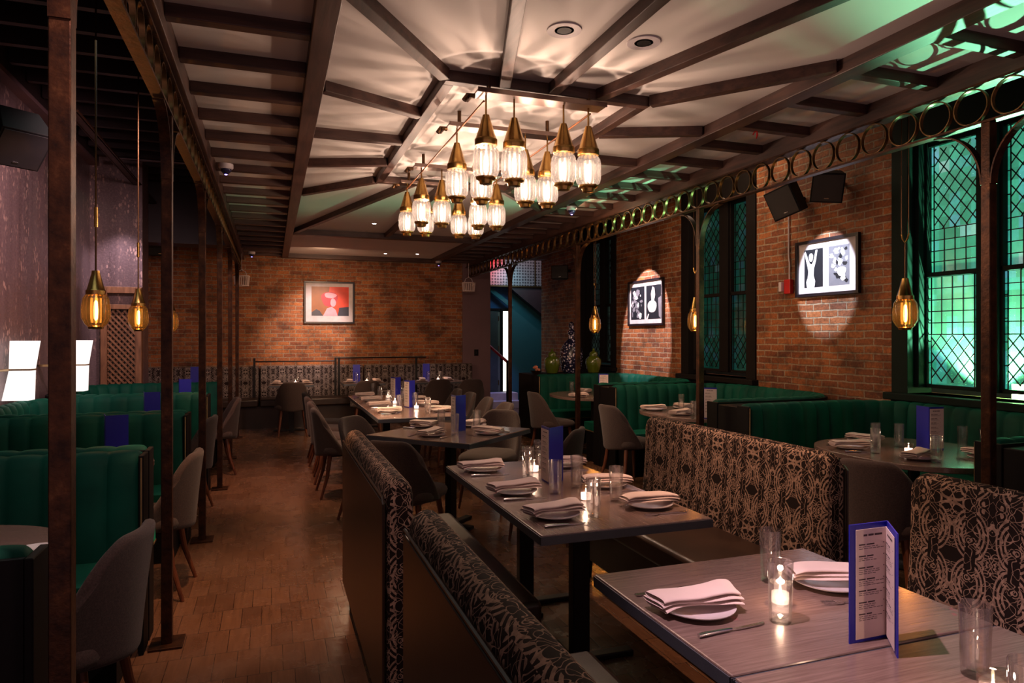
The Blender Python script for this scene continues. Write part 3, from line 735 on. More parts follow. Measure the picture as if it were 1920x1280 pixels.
# ------------------------------------------------------------------ banquettes
def banquette(x, y0, y1, s_, label, group, H=.985, rz=0, far=False):
    """s_ = direction the seat faces along X; x = plane of the outer (leather) face"""
    t_ = thing('banquette', label, 'banquette', (x, (y0+y1)/2, 0), rz, group); h = (y1-y0)/2
    fab = M['damask_far'] if far else M['damask']
    th = .13; z0 = .13
    prof = [(.012, z0), (.012, H-.06)]
    for i in range(9):
        a = PI-PI*i/8; prof.append((.012+.052+.052*math.cos(a)*1.0, H-.06+.06*math.sin(a)))
    prof += [(.118, .80), (.135, .60), (.165, .40), (.165, z0)]
    n = len(prof); vs = []
    ys = [-h, -h+.015, -h+.045]+[-h+.045+(2*h-.09)*i/12 for i in range(1, 12)]+[h-.045, h-.015, h]
    cx = .075
    for yy in ys:
        e = min(yy+h, h-yy); k_ = 1-.22*max(0, (.045-e)/.045)**2
        for px, pz in prof: vs.append((s_*(cx+(px-cx)*k_), yy, pz if pz < .5 else pz-(1-k_)*.12))
    fs = []
    for i in range(len(ys)-1):
        for k in range(n): fs.append((i*n+k, (i+1)*n+k, (i+1)*n+(k+1)%n, i*n+(k+1)%n))
    fs += [tuple(range(n)), tuple((len(ys)-1)*n+k for k in range(n))[::-1]]
    MB().add(vs, fs).build('backrest', fab, t_, ang=55)
    b = MB().box(0, .012, -h+.01, h-.01, z0+.01, H-.075) if s_ > 0 else MB().box(-.012, 0, -h+.01, h-.01, z0+.01, H-.075)
    b.build('leather_back_panel', M['leather'], t_, smooth=False, bevel=.003)
    MB().tube([(s_*.003, -h, z0), (s_*.003, -h, H-.08), (s_*.003, -h+.02, H-.062), (s_*.003, h-.02, H-.062), (s_*.003, h, H-.08)], .0055, 6).build('back_piping', M['leather'], t_)
    xs = sorted((s_*.14, s_*.62))
    MB().box(xs[0], xs[1], -h+.01, h-.01, .36, .475).build('seat_cushion', M['leather'], t_, smooth=True, bevel=.022)
    xs = sorted((s_*.10, s_*.58)); MB().box(xs[0], xs[1], -h+.02, h-.02, .13, .36).build('seat_base', M['leather'], t_, smooth=False, bevel=.004)
    for px in (.05, .55):
        for yy in (-h+.06, h-.06):
            MB().bar((s_*px, yy, 0), (s_*px, yy, .14), .03, .03, .045, .045).build('leg', M['black'], t_, smooth=False)
    return t_
banquette(.372, .45, 2.05, 1, 'damask banquette nearest the camera with its rounded top running to the bottom edge', 'damask banquettes of the centre tables')
banquette(.372, 2.44, 3.90, 1, 'second damask banquette along the aisle, its patterned end facing the camera', 'damask banquettes of the centre tables')
banquette(2.42, 2.37, 3.93, -1, 'damask banquette facing the middle table from the right', 'damask banquettes of the centre tables')
banquette(2.42, .45, 1.96, -1, 'damask banquette behind the standing menu at the right edge', 'damask banquettes of the centre tables')
# end-wall banquette in damask
bw = thing('banquette', 'long damask banquette along the brick end wall', 'banquette', (.75, 12.38, 0))
b = MB()
for x0, x1 in ((-2.7,-.95),(-.93,.78),(.80,2.78)):
    b.box(x0, x1, -.14, 0, .46, 1.0)
b.build('backrest', M['damask_far'], bw, smooth=True, bevel=.02)
for x0, x1 in ((-2.7,-.95),(-.93,.78),(.80,2.78)):
    MB().box(x0, x1, -.62, -.12, .36, .48).build('seat_cushion', M['leather'], bw, smooth=True, bevel=.02)
MB().box(-2.7, 2.78, -.52, 0, 0, .36).build('seat_base', M['leather'], bw, smooth=False)
rl = thing('pipe_rail', 'black pipe rail standing before the end wall banquette', 'rail', (.75, 12.222, 0))
for z in (1.08,): MB().tube([(-1.02,0,z), (.32,0,z)], .012, 8).tube([(.32,0,z+.05), (1.9,0,z+.05)], .012, 8).build('top_rail', M['blackm'], rl)
for x in (-1.02, .30, .36, 1.72): MB().box(x-.018, x+.018, -.012, .012, .485, 1.14).build('upright', M['blackm'], rl, smooth=False)

# ------------------------------------------------------------------ chairs
def make_chair():
    t_ = thing('dining_chair', '', 'chair')
    # local: faces +Y
    def seat(u, v):
        a = 2*PI*u; e = .55
        cx = math.copysign(abs(math.cos(a))**e, math.cos(a)); cy = math.copysign(abs(math.sin(a))**e, math.sin(a))
        pr = [(0,.398),(.88,.398),(.97,.408),(1,.432),(.98,.458),(.92,.474),(.6,.484),(0,.486)]
        k = v*7; r_, z = pr[int(round(k))]
        return (.245*cx*r_, .01+.235*cy*r_, z-(.012*cy*r_ if z > .45 else 0))
    MB().grid(seat, 36, 8, cu=True).build('seat', M['chair'], t_, ang=60)
    def back(u, v):
        uu = 2*u-1; vv = v
        w_ = .250-.026*vv+.012*math.sin(PI*vv)
        # rounded top corners
        zt_ = .826-.140*max(0, abs(uu)-.42)**2.4/(.58**2.4)
        zb_ = .372+.03*abs(uu)
        z = zb_+(zt_-zb_)*vv
        wr = .25*(1-.62*vv)
        yy = -.252-.045*vv**1.3+wr*abs(uu)**2.4
        return (w_*uu*(1-.06*vv*abs(uu)**3), yy, z)
    nu, nv = 21, 14
    o = MB().grid(back, nu, nv).build('backrest', M['chair'], t_, solid=.042, sub=1)
    for sx in (-1, 1):
        for sy in (-1, 1):
            x, y = sx*.155, (.15 if sy > 0 else -.15)
            MB().tube([(x, y, .405), (x+sx*.025, y+sy*.03, .2), (x+sx*.05, y+sy*(.05 if sy > 0 else .09), 0)], .02, 10, rs=[.021, .017, .0105]).build('leg', M['leg'], t_)
    MB().tube([(-.155,.15,.39), (-.155,-.15,.39)], .012, 6).tube([(.155,.15,.39), (.155,-.15,.39)], .012, 6).build('seat_rail', M['black'], t_)
    return t_
chair = Proto(make_chair)
# rotz: 0 faces +Y; +90deg faces -X; -90deg faces +X
for y, dx, rz, lab in ((2.79, -.72, 80, 'taupe dining chair nearest the camera at the left, cut by the wide post'), (4.49, -.70, 86, 'taupe dining chair behind the second post, facing the second left booth'),
        (6.40, -.75, 84, 'taupe dining chair in the aisle at the third left booth'), (8.15, -.63, 98, 'taupe dining chair in the aisle at the farthest left booth')):
    chair((dx, y, 0), math.radians(rz), lab, 'taupe chairs of the left booths')
T3 = (1.34, 5.26); T3R = math.radians(42)
nf = Vector((-math.cos(PI/2-T3R), -math.sin(PI/2-T3R)))
for ang, d, lab in ((-128, .74, 'taupe chair at the near left side of the turned square table'), (-38, .76, 'taupe chair at the near right side of the turned square table'),
        (137, .70, 'taupe chair at the far left side of the turned square table'), (47, .72, 'taupe chair at the far right side of the turned square table')):
    a = math.radians(ang); x = T3[0]+d*math.cos(a); y = T3[1]+d*math.sin(a)
    chair((x, y, 0), math.atan2(T3[1]-y, T3[0]-x)-PI/2, lab, 'taupe chairs of the turned square table')
for i, y in enumerate((6.72, 7.38, 8.02, 8.66)):
    chair((.66, y, 0), -PI/2+.04*(-1)**i, 'taupe chair left of the long far table, %s from the near end' % ('first','second','third','fourth')[i], 'taupe chairs of the long far table')
for i, y in enumerate((6.62, 7.30, 7.98, 8.62)):
    chair((2.02, y, 0), PI/2+.05*(-1)**i, 'taupe chair right of the long far table, %s from the near end' % ('first','second','third','fourth')[i], 'taupe chairs of the long far table')
for x, y, rz, lab in ((.30, 10.95, 0, 'taupe chair with its back to the room at the leftmost table by the end wall'), (1.42, 10.92, -.05, 'taupe chair at the middle table by the end wall'), (2.52, 10.9, .04, 'taupe chair at the table left of the purple pier'), (3.02, 10.75, .0, 'taupe chair standing right before the purple pier')):
    chair((x, y, 0), rz, lab, 'taupe chairs by the end wall')
for x, y, rz, lab in ((3.33, 3.02, -62, 'taupe chair backing onto the front right banquette at the nearest right booth'), (3.24, 3.86, -82, 'taupe chair showing its top behind the damask banquette at the nearest right booth'),
        (3.42, 6.12, -84, 'taupe chair at the open side of the middle right booth'), (3.30, 7.85, -86, 'taupe chair at the open side of the farthest right booth')):
    chair((x, y, 0), math.radians(rz), lab, 'taupe chairs of the right booths')

# ------------------------------------------------------------------ tables
def rect_table(cx, cy, wx, wy, rz, label, legs, m='table', name='dining_table', foot='x'):
    t_ = thing(name, label, 'table', (cx, cy, 0), rz)
    MB().box(-wx/2, wx/2, -wy/2, wy/2, .714, .75).build('tabletop', [M[m]], t_, smooth=False, bevel=.004)
    MB().box(-wx/2-.003, wx/2+.003, -wy/2-.003, -wy/2+.004, .712, .744).box(-wx/2-.003, -wx/2+.004, -wy/2, wy/2, .712, .744).box(wx/2-.004, wx/2+.003, -wy/2, wy/2, .712, .744).box(-wx/2-.003, wx/2+.003, wy/2-.004, wy/2+.003, .712, .744).build('edge_band', M['edge'], t_, smooth=False)
    for ly in legs:
        MB().box(-.042, .042, ly-.028, ly+.028, .02, .71).build('pedestal', M['blackm'], t_, smooth=False, bevel=.004)
        MB().box(-.27, .27, ly-.03, ly+.03, 0, .028).box(-.03, .03, ly-.2, ly+.2, 0, .026).build('foot', M['blackm'], t_, smooth=False, bevel=.006)
        MB().box(-.24, .24, ly-.022, ly+.022, .69, .713).build('top_bracket', M['blackm'], t_, smooth=False)
    return t_
rect_table(1.372, 1.605, .82, .68, 0, 'smoked oak table at the front holding the standing menu', [0])
rect_table(1.372, .915, .82, .68, 0, 'second smoked oak table pushed against the front one, cut by the bottom edge', [0])
rect_table(1.34, 3.13, .76, 1.48, 0, 'smoked oak middle table laid for six between the banquettes', [-.26, .45], 'tabley')
rect_table(T3[0], T3[1], .93, .93, math.radians(42), 'square smoked oak table turned diagonally with four chairs', [0])
rect_table(1.34, 7.58, .84, 2.62, 0, 'long smoked oak table laid for eight before the end wall', [-.9, .9], 'tabley')
for x, w_, lab in ((.30, .66, 'small table left of the others along the end wall'), (1.42, .66, 'small table in the middle along the end wall'), (2.62, .95, 'wider table right along the end wall under the bright light'), (-1.15, .66, 'small table at the end wall beyond the left booths')):
    rect_table(x, 11.45, w_, .56, 0, lab, [0])
def round_table(cx, cy, rx, ry, label, p=2.0):
    t_ = thing('booth_table', label, 'table', (cx, cy, 0))
    n = 56; out = []
    for i in range(n):
        a = 2*PI*i/n; c, s_ = math.cos(a), math.sin(a)
        out.append((rx*math.copysign(abs(c)**(2/p), c), ry*math.copysign(abs(s_)**(2/p), s_)))
    MB().prism(out, .716, .75).build('tabletop', M['table'], t_, bevel=.004)
    MB().lathe([(.035,.02),(.035,.70),(.16,.712)], 20, cap0=False).build('pedestal', M['blackm'], t_)
    MB().lathe([(.19,0),(.19,.012),(.06,.03),(.035,.05)], 28).build('foot', M['blackm'], t_)
for y, lab in ((2.80, 'round oak table of the nearest left booth'), (4.60, 'round oak table of the second left booth'), (6.38, 'round oak table of the third left booth'), (8.10, 'round oak table of the farthest left booth')):
    round_table(-1.17, y, .50, .47, lab)
round_table(3.99, 3.36, .54, .60, 'oval oak table with green window reflections in the nearest right booth', 2.4)
round_table(4.02, 5.80, .54, .60, 'oval oak table of the middle right booth', 2.4)
round_table(3.95, 8.02, .54, .60, 'oval oak table of the farthest right booth', 2.4)

# ------------------------------------------------------------------ tableware
def make_plate():
    o = MB().lathe([(.0,.004),(.055,.003),(.06,0),(.064,.003),(.085,.007),(.105,.015),(.106,.018),(.100,.0165),(.082,.0105),(.064,.0075),(.0,.007)], 40, cap0=False, cap1=False).build('plate', M['china'])
    o['category'] = 'plate'; return o
def make_napkin():
    o = None; b = MB()
    # folded cloth: three stacked layers over a plate, local long axis X
    lay = [(.0, .013, .125, .060), (.008, .023, .118, .054), (.016, .036, .128, .050)]
    def strip(z0, hl, hw, amp, ph, tk):
        def fn(u, v):
            # u along length, v round the section
            x = -hl+2*hl*u; a = 2*PI*v
            flare = 1+.35*max(0, u-.62)**1.2+.12*max(0, .2-u)
            yy = hw*flare*math.copysign(abs(math.cos(a))**.6, math.cos(a)); zz = tk*math.copysign(abs(math.sin(a))**.8, math.sin(a))
            edge = max(0, abs(x)-.09)
            zc = z0+tk+amp*math.sin(7*u+ph)*.5+.006*(1-(2*u-1)**2) - edge*.16
            zc += .010*max(0, u-.72)*3*(1 if math.cos(a) > 0 else .2)
            return (x+(.012 if yy > 0 else -.006)*(1 if u > .5 else -1)*.6, yy+.008*math.sin(5*u+ph), max(.0012-.016+0, zc+zz))
        b.grid(fn, 16, 14, cv=True)
    strip(.004, .118, .050, .003, .2, .0045)
    strip(.013, .124, .047, .004, 1.3, .0050)
    strip(.023, .120, .044, .005, 2.2, .0065)
    o = b.build('napkin', M['linen'], sub=1, ang=80); o['category'] = 'napkin'; return o
def make_knife():
    b = MB()
    b.tube([(-.105,0,.006), (-.09,0,.007), (-.02,0,.006), (.0,0,.005)], .006, 8, rs=[.006,.0065,.005,.0035])
    b.prism([(0,-.004),(.03,-.0075),(.085,-.008),(.105,-.003),(.108,.003),(.0,.004)], .0035, .0055)
    o = b.build('knife', M['steel'], ang=50); o['category'] = 'knife'; return o
def make_fork():
    b = MB()
    b.prism([(-.10,-.007),(-.09,-.008),(-.02,-.0035),(.035,-.003),(.035,.003),(-.02,.0035),(-.09,.008),(-.10,.007)], .002, .005)
    b.prism([(.035,-.003),(.045,-.011),(.062,-.0125),(.062,.0125),(.045,.011),(.035,.003)], .003, .0055)
    for q in (-.0108,-.0036,.0036,.0108): b.prism([(.062,q-.0014),(.10,q-.001),(.10,q+.001),(.062,q+.0014)], .004, .0062)
    o = b.build('fork', M['steel'], smooth=False); o['category'] = 'fork'; return o
def make_glass():
    o = MB().lathe([(.0,0),(.026,0),(.028,.004),(.0295,.05),(.0325,.158),(.0315,.160),(.0305,.158),(.0275,.05),(.025,.020),(.018,.014),(.0,.013)], 32, cap0=False, cap1=False).build('drinking_glass', M['glass'])
    o['category'] = 'glass'; return o
def make_votive():
    t_ = thing('votive_candle', '', 'candle')
    MB().lathe([(.0,0),(.024,0),(.027,.003),(.029,.064),(.028,.065),(.0265,.062),(.0245,.006),(.0,.005)], 24, cap0=False, cap1=False).build('votive_cup', M['votive'], t_)
    MB().lathe([(.0,.0065),(.0225,.0065),(.0235,.034),(.0,.036)], 20, cap0=False, cap1=False).build('wax', M['wax'], t_)
    MB().lathe([(.001,.036),(.0032,.041),(.0025,.048),(.0004,.056)], 10).build('flame', M['flame'], t_)
    return t_
P_plate, P_nap, P_knife, P_fork, P_glass = (Proto(f) for f in (make_plate, make_napkin, make_knife, make_fork, make_glass))
P_vot = Proto(make_votive)
def votive(x, y, lab, z=.75, e=.22):
    P_vot((x, y, z), 0, lab, 'lit votive candles'); lamp('candle_light', 'POINT', (x, y, z+.075), e, (1.0,.62,.40), None, .006)
def setting(x, y, rz, where, tb, cut=True, z=.75):
    """rz: direction of the napkin's long axis; the diner sits at its -X end"""
    g = 'place settings of '+tb
    P_plate((x, y, z), rz, 'white plate %s' % where, 'plates on '+tb)
    P_nap((x+random.uniform(-.006,.006), y, z+.018), rz+random.uniform(-.14,.14), 'folded white napkin %s' % where, 'napkins on '+tb)
    if cut:
        R = Matrix.Rotation(rz, 2)
        for P, q, nm in ((P_knife, -.145, 'knife'), (P_fork, .142, 'fork')):
            v = R @ Vector((.0, q)); P((x+v.x, y+v.y, z), rz+random.uniform(-.08,.08), 'polished steel %s %s' % (nm, where), nm+'s on '+tb)
def tumbler(x, y, lab, tb): P_glass((x, y, .75), 0, lab, 'drinking glasses on '+tb)
# front table
tb = 'the front table'
setting(1.10, 1.60, .05, 'on the left side of the front table', tb)
setting(1.59, 1.63, PI-.25, 'behind the standing menu on the front table', tb)
tumbler(1.444, 1.712, 'clear tumbler behind the candle on the front table', tb); tumbler(1.264, 1.461, 'clear tumbler in front of the lit candle on the front table', tb)
tumbler(1.470, 1.085, 'clear tumbler right of the standing menu near the bottom right corner', tb); tumbler(1.30, .86, 'clear tumbler cut by the bottom right corner', tb)
votive(1.345, 1.555, 'lit votive candle on the front table seen through a tumbler', e=.3); votive(1.385, .985, 'lit votive candle at the bottom right corner', e=.3)
tb = 'the middle table'
for x, y, s_, wh in ((1.115, 3.66, 0, 'at the far left seat of the middle table'), (1.105, 3.09, 0, 'at the central left seat of the middle table'), (1.115, 2.63, 0, 'at the near left seat of the middle table'),
        (1.585, 3.63, PI, 'at the far right seat of the middle table'), (1.585, 3.08, PI, 'at the central right seat of the middle table'), (1.575, 2.65, PI, 'at the near right seat of the middle table')):
    setting(x, y, s_, wh, tb)
for x, y, lab in ((1.30, 3.43, 'tumbler left of the far candle on the middle table'), (1.28, 3.01, 'tumbler in front of the blue menu on the middle table'), (1.43, 3.09, 'tumbler right of the blue menu on the middle table'),
        (1.27, 2.58, 'tumbler in front of the near candle on the middle table'), (1.48, 2.775, 'tumbler by the near right napkin of the middle table'), (1.44, 3.62, 'tumbler behind the far candle on the middle table')): tumbler(x, y, 'clear '+lab, tb)
votive(1.375, 3.53, 'lit votive candle left of the blue menu on the middle table'); votive(1.36, 2.84, 'lit votive candle at the centre of the middle table')
tb = 'the turned square table'
for x, y, a, wh in ((1.19, 5.60, -45, 'at the far left side of the turned square table'), (1.14, 5.07, 45, 'at the near left side of the turned square table'), (1.58, 5.02, 135, 'at the near right side of the turned square table'), (1.60, 5.50, -135, 'at the far right side of the turned square table')):
    setting(x, y, math.radians(a), wh, tb)
for x, y, lab in ((1.30, 5.42, 'tumbler at the centre of the turned square table'), (1.32, 5.06, 'tumbler before the menu on the turned square table'), (1.56, 5.28, 'tumbler right of the menu on the turned square table')): tumbler(x, y, 'clear '+lab, tb)
tb = 'the long far table'
od = ('first','second','third','fourth')
for i, y in enumerate((6.74, 7.38, 8.02, 8.64)):
    setting(1.09, y, 0, 'at the %s left seat of the long table from its near end' % od[i], tb, cut=i < 2)
    tumbler(1.22, y+.17, 'clear tumbler at the %s left seat of the long table' % od[i], tb)
for i, y in enumerate((6.70, 7.32, 7.98, 8.60)):
    setting(1.59, y, PI, 'at the %s right seat of the long table from its end' % od[i], tb, cut=i < 2)
    tumbler(1.44, y-.14, 'clear tumbler at the %s right seat of the long table' % od[i], tb)
for x, y, lab in ((1.42, 7.02, 'lit votive candle near the near end of the long table'), (1.30, 7.62, 'lit votive candle at the centre of the long table'), (1.34, 8.36, 'lit votive candle toward the far end of the long table')): votive(x, y, lab)
tb = 'the nearest right booth table'
for x, y, a, c_, wh in ((3.98, 3.76, -90, 0, 'at the back of the nearest right booth table'), (3.66, 3.56, -20, 1, 'at the left tip of the nearest right booth table'), (3.74, 3.12, 20, 0, 'in front of the candle on the nearest right booth table'), (4.14, 2.98, 100, 1, 'in the green reflection on the nearest right booth table')):
    setting(x, y, math.radians(a), wh, tb, bool(c_))
for x, y, lab in ((3.66, 3.36, 'near the left napkins'), (3.90, 3.58, 'behind the left napkins'), (3.74, 3.00+.0, 'right of the candle'), (4.30, 3.26, 'in the green reflection'), (4.31, 3.12, 'farthest right'), (4.02, 3.50, 'behind the candle')): tumbler(x, y, 'clear tumbler %s on the nearest right booth table' % lab, tb)
votive(3.86, 3.29, 'lit votive candle on the nearest right booth table')
tb = 'the middle right booth table'
for x, y, a, wh in ((3.68, 6.08, -10, 'at the left end of the middle right booth table'), (3.70, 5.62, 10, 'at the near side of the middle right booth table'), (4.06, 6.14, -90, 'at the back of the middle right booth table')):
    setting(x, y, math.radians(a), wh, tb, False)
for x, y, lab in ((3.66, 5.36, 'beside the post'), (3.96, 6.02, 'at the back'), (4.06, 5.86, 'at the centre')): tumbler(x, y, 'clear tumbler %s on the middle right booth table' % lab, tb)
votive(3.86, 5.25, 'lit votive candle beside the post on the middle right booth table')
tb = 'the farthest right booth table'
for x, y, a, wh in ((3.60, 7.72, 10, 'at the near side of the farthest right booth table'), (3.95, 8.32, -90, 'at the back of the farthest right booth table')): setting(x, y, math.radians(a), wh, tb, False)
tumbler(3.72, 8.2, 'clear tumbler at the left of the farthest right booth table', tb)
votive(3.80, 7.60, 'lit votive candle on the farthest right booth table')
P_plate((-.76, 2.74, .75), 0, 'white plate at the rim of the nearest left booth table')
for x, lab in ((.30, 'leftmost'), (1.42, 'middle'), (2.62, 'rightmost')):
    votive(x+.06, 11.4, 'lit votive candle on the %s table along the end wall' % lab)
    for s_ in (-1, 1):
        P_glass((x+s_*.10, 11.46, .75), 0, 'clear tumbler %s of the candle on the %s end wall table' % ('left' if s_ < 0 else 'right', lab), 'drinking glasses by the end wall')
        P_plate((x+s_*.22, 11.36, .75), 0, 'white plate %s of the candle on the %s end wall table' % ('left' if s_ < 0 else 'right', lab), 'plates by the end wall')
        P_nap((x+s_*.22, 11.36, .768), PI/2+.1*s_, 'folded napkin %s of the candle on the %s end wall table' % ('left' if s_ < 0 else 'right', lab), 'napkins by the end wall')

# ------------------------------------------------------------------ menus
def menu(x, y, rz, half, lab, page_l, page_r, w_=.115, h_=.285, logo=False, group='standing menus'):
    """two covers meeting at the origin, spreading to +Y at +-half; pages 'in', 'out' or None"""
    t_ = thing('menu', lab, 'menu', (x, y, .75), rz, group)
    L = {}
    for s_ in (-1, 1): L[s_] = Vector((s_*math.sin(half), math.cos(half), 0))
    cv = MB()
    for s_ in (-1, 1):
        d = L[s_]; nrm = Vector((-d.y, d.x, 0))*.0016
        vs = [p+n_+Vector((0,0,z)) for z in (0, h_) for p, n_ in ((Vector((0,0,0)), nrm), (Vector((0,0,0)), -nrm), (d*w_, -nrm), (d*w_, nrm))]
        cv.add(vs, [(0,1,2,3),(7,6,5,4),(0,4,5,1),(1,5,6,2),(2,6,7,3),(3,7,4,0)])
    cv.build('cover', M['blue'], t_, smooth=False)
    for s_, pg in ((-1, page_l), (1, page_r)):
        if not pg: continue
        d = L[s_]; inn = Vector((-s_, 0, 0)); nrm = Vector((-d.y, d.x, 0)).normalized()
        if nrm.dot(inn) < 0: nrm = -nrm
        if pg == 'out': nrm = -nrm
        e = .0045; b = MB(); UE = .86 if pg == 'in' else .98
        def P(u, z, k_=e): return d*(u*w_)+nrm*k_+Vector((0,0,z*h_))
        b.add([P(.03,.03), P(UE,.03), P(UE,.955), P(.03,.955), P(.03,.03,e-.0012), P(UE,.03,e-.0012), P(UE,.955,e-.0012), P(.03,.955,e-.0012)],
              [(0,1,2,3),(4,7,6,5),(0,4,5,1),(1,5,6,2),(2,6,7,3),(3,7,4,0)])
        b.mat(1); z = .90; rr = random.Random(int(x*100)+s_)
        def bar_(u0, u1, z0, z1): b.add([P(u0,z0,e+.0004), P(u1,z0,e+.0004), P(u1,z1,e+.0004), P(u0,z1,e+.0004)], [(0,1,2,3)])
        rev = (s_ > 0) != (pg == 'out')   # reading direction
        def U(a, c): return (a, c) if not rev else (.89-c, .89-a)
        u = .22
        for wd in (.10,.14,.20): bar_(*U(u, u+wd), .895, .912); u += wd+.025
        z = .82
        while z > .16:
            u = .10
            for wd in (rr.uniform(.16,.22), rr.uniform(.12,.26)): bar_(*U(u, u+wd), z, z+.011); u += wd+.03
            bar_(*U(.74,.77), z+.004, z+.012)
            for q in range(rr.choice((2,2,3))):
                zz = z-.016*(q+1); u = .10
                while u < rr.uniform(.45,.72): wd = rr.uniform(.05,.12); bar_(*U(u, min(.76, u+wd)), zz, zz+.0045); u += wd+.02
            z -= .098
        b.build('page', [M['page'], M['ink']], t_, smooth=False)
    if logo:
        b = MB(); d = L[1]; nrm = Vector((d.y, -d.x, 0))*1
        u = .34
        for wd in (.04,.03,.03,.05,.03,.16):
            q = [d*(u*w_)+nrm*.0022+Vector((0,0,h_*.27)), d*((u+wd)*w_)+nrm*.0022+Vector((0,0,h_*.27)), d*((u+wd)*w_)+nrm*.0022+Vector((0,0,h_*.285)), d*(u*w_)+nrm*.0022+Vector((0,0,h_*.285))]
            b.poly(q); u += wd+.03
        b.build('cover_mark', M['page'], t_, smooth=False)
    return t_
# front menu opens toward the camera's left
menu(1.453, 1.299, math.radians(116), math.radians(26), 'open blue menu standing on the front table, its printed pages facing the camera', 'in', 'in', w_=.122, h_=.29)
menu(1.335, 3.215, math.radians(-31), math.radians(29), 'blue and cream menu standing on the middle table', 'out', None)
menu(1.372, 5.22, math.radians(-26), math.radians(30), 'blue and cream menu standing on the turned square table', 'out', None)
menu(1.375, 7.16, math.radians(-12), math.radians(28), 'nearer of the two menus on the long far table', 'out', None)
menu(1.335, 7.78, math.radians(-11), math.radians(28), 'farther of the two menus on the long far table', 'out', None)
menu(4.10, 3.34, math.radians(-54), math.radians(42), 'menu standing on the nearest right booth table', None, 'out')
menu(3.74, 5.32, math.radians(-80), math.radians(45), 'menu with a cream page standing beside the post at the middle right booth', None, 'out')
menu(3.88, 7.72, math.radians(-68), math.radians(45), 'menu with a cream page on the farthest right booth table', None, 'out')
for x, y, lab in ((-.94, 4.58, 'violet blue menu standing in the second left booth, the largest of the left menus'), (-1.02, 6.40, 'violet blue menu standing in the third left booth'), (-.97, 8.25, 'violet blue menu standing in the farthest left booth')):
    menu(x+.02, y, -math.atan2(x, y)-math.radians(42), math.radians(45), lab, None, None, w_=.118, logo=True)
for x, lab in ((-1.18, 'blue menu on the table beyond the left booths by the end wall'), (1.28, 'blue menu on the middle table along the end wall'), (2.46, 'blue menu on the rightmost table along the end wall')):
    menu(x, 11.60, -math.atan2(x, 11.5)-.8, math.radians(45), lab, None, None)

# ------------------------------------------------------------------ pictures
def framed(name, label, loc, rz, w_, h_, art):
    """built facing -Y, centred"""
    t_ = thing(name, label, 'picture', loc, rz)
    f = .03; b = MB()
    b.box(-w_/2, w_/2, -.035, 0, -h_/2, -h_/2+f).box(-w_/2, w_/2, -.035, 0, h_/2-f, h_/2).box(-w_/2, -w_/2+f, -.035, 0, -h_/2+f, h_/2-f).box(w_/2-f, w_/2, -.035, 0, -h_/2+f, h_/2-f)
    b.build('picture_frame', M['frame'], t_, smooth=False, bevel=.002)
    MB().box(-w_/2+f, w_/2-f, -.012, 0, -h_/2+f, h_/2-f).build('mat_board', M['white'] if art != 2 else M['white'], t_, smooth=False)
    return t_
FS = [1, 1]
def flat(b, k, pts, lvl): b.mat(k); b.poly([(x*FS[0], -.0125-.0006*lvl, z*FS[1]) for x, z in pts])
def blob(cx, cz, rx, rz_, n=14, ph=0, amp=.12): return [(cx+rx*math.cos(2*PI*i/n)*(1+amp*math.sin(3*2*PI*i/n+ph)), cz+rz_*math.sin(2*PI*i/n)*(1+amp*math.cos(2*2*PI*i/n+ph))) for i in range(n)]
ink = plain('print_black', (.012,.014,.020), .35); pale = plain('print_pale', (.72,.68,.70), .35); mid = plain('print_grey', (.16,.16,.19), .35)
# end wall colour photograph
pw = framed('framed_picture', 'framed colour photograph of a person in red and pink light on the brick end wall', (.962, FY-.002, 2.10), 0, .86, .74, 1)
FS[:] = [1.38, 1.46]
b = MB(); cols = [plain('print_orange', (.60,.035,.006), .35), plain('print_ochre', (.20,.055,.008), .35), plain('print_crimson', (.38,.006,.025), .35), plain('print_pink', (.70,.26,.32), .35), plain('print_navy', (.012,.016,.035), .35)]
flat(b, 0, [(-.22,-.16),(.24,-.16),(.24,.19),(-.22,.19)], 1); flat(b, 1, [(-.22,-.16),(-.02,-.16),(.0,.19),(-.22,.19)], 2)
flat(b, 4, [(-.22,-.16),(-.08,-.16),(-.12,-.10),(-.16,-.08),(-.22,-.12)], 3); flat(b, 4, [(.10,-.16),(.24,-.16),(.24,-.05),(.12,-.06)], 3)
flat(b, 2, blob(.0,.04,.10,.10), 4); flat(b, 3, blob(.01,.085,.075,.035,ph=1), 5); flat(b, 3, [(-.08,-.16),(.10,-.16),(.08,-.09),(.03,-.05),(-.03,-.07)], 5); flat(b, 3, blob(.045,.0,.035,.05,ph=2,amp=.06), 6)
b.build('photo_print', cols, pw, smooth=False)
FS[:] = [1, 1]
# right wall photographs (facing -X: rotz = -90deg)
p2 = framed('framed_picture', 'brightly lit framed pair of black and white prints beside the red fire alarm', (XW-.002, 5.24, 2.18), -PI/2, .80, .56, 2)
b = MB()
flat(b, 0, [(-.29,-.19),(-.045,-.19),(-.045,.19),(-.29,.19)], 1)
flat(b, 1, [(-.255,-.19),(-.155,-.19),(-.145,-.13),(-.165,-.07),(-.16,.0),(-.135,.07),(-.115,.18),(-.14,.18),(-.165,.08),(-.19,.04),(-.215,.05),(-.235,.09),(-.275,.18),(-.29,.16),(-.25,.03),(-.235,-.03),(-.245,-.09),(-.265,-.13)], 2)
flat(b, 1, blob(-.20,.11,.028,.045,amp=.05), 3)
flat(b, 2, [(.03,-.19),(.28,-.19),(.28,.19),(.03,.19)], 1)
rr = random.Random(3)
for i in range(26): flat(b, rr.choice((0,1,1)), blob(rr.uniform(.06,.25), rr.uniform(-.15,.16), rr.uniform(.012,.035), rr.uniform(.008,.03), 9, rr.random()*6, .3), 2+i*.2)
flat(b, 1, blob(.19,-.06,.055,.05), 8)
b.build('photo_print', [ink, pale, mid], p2, smooth=False)
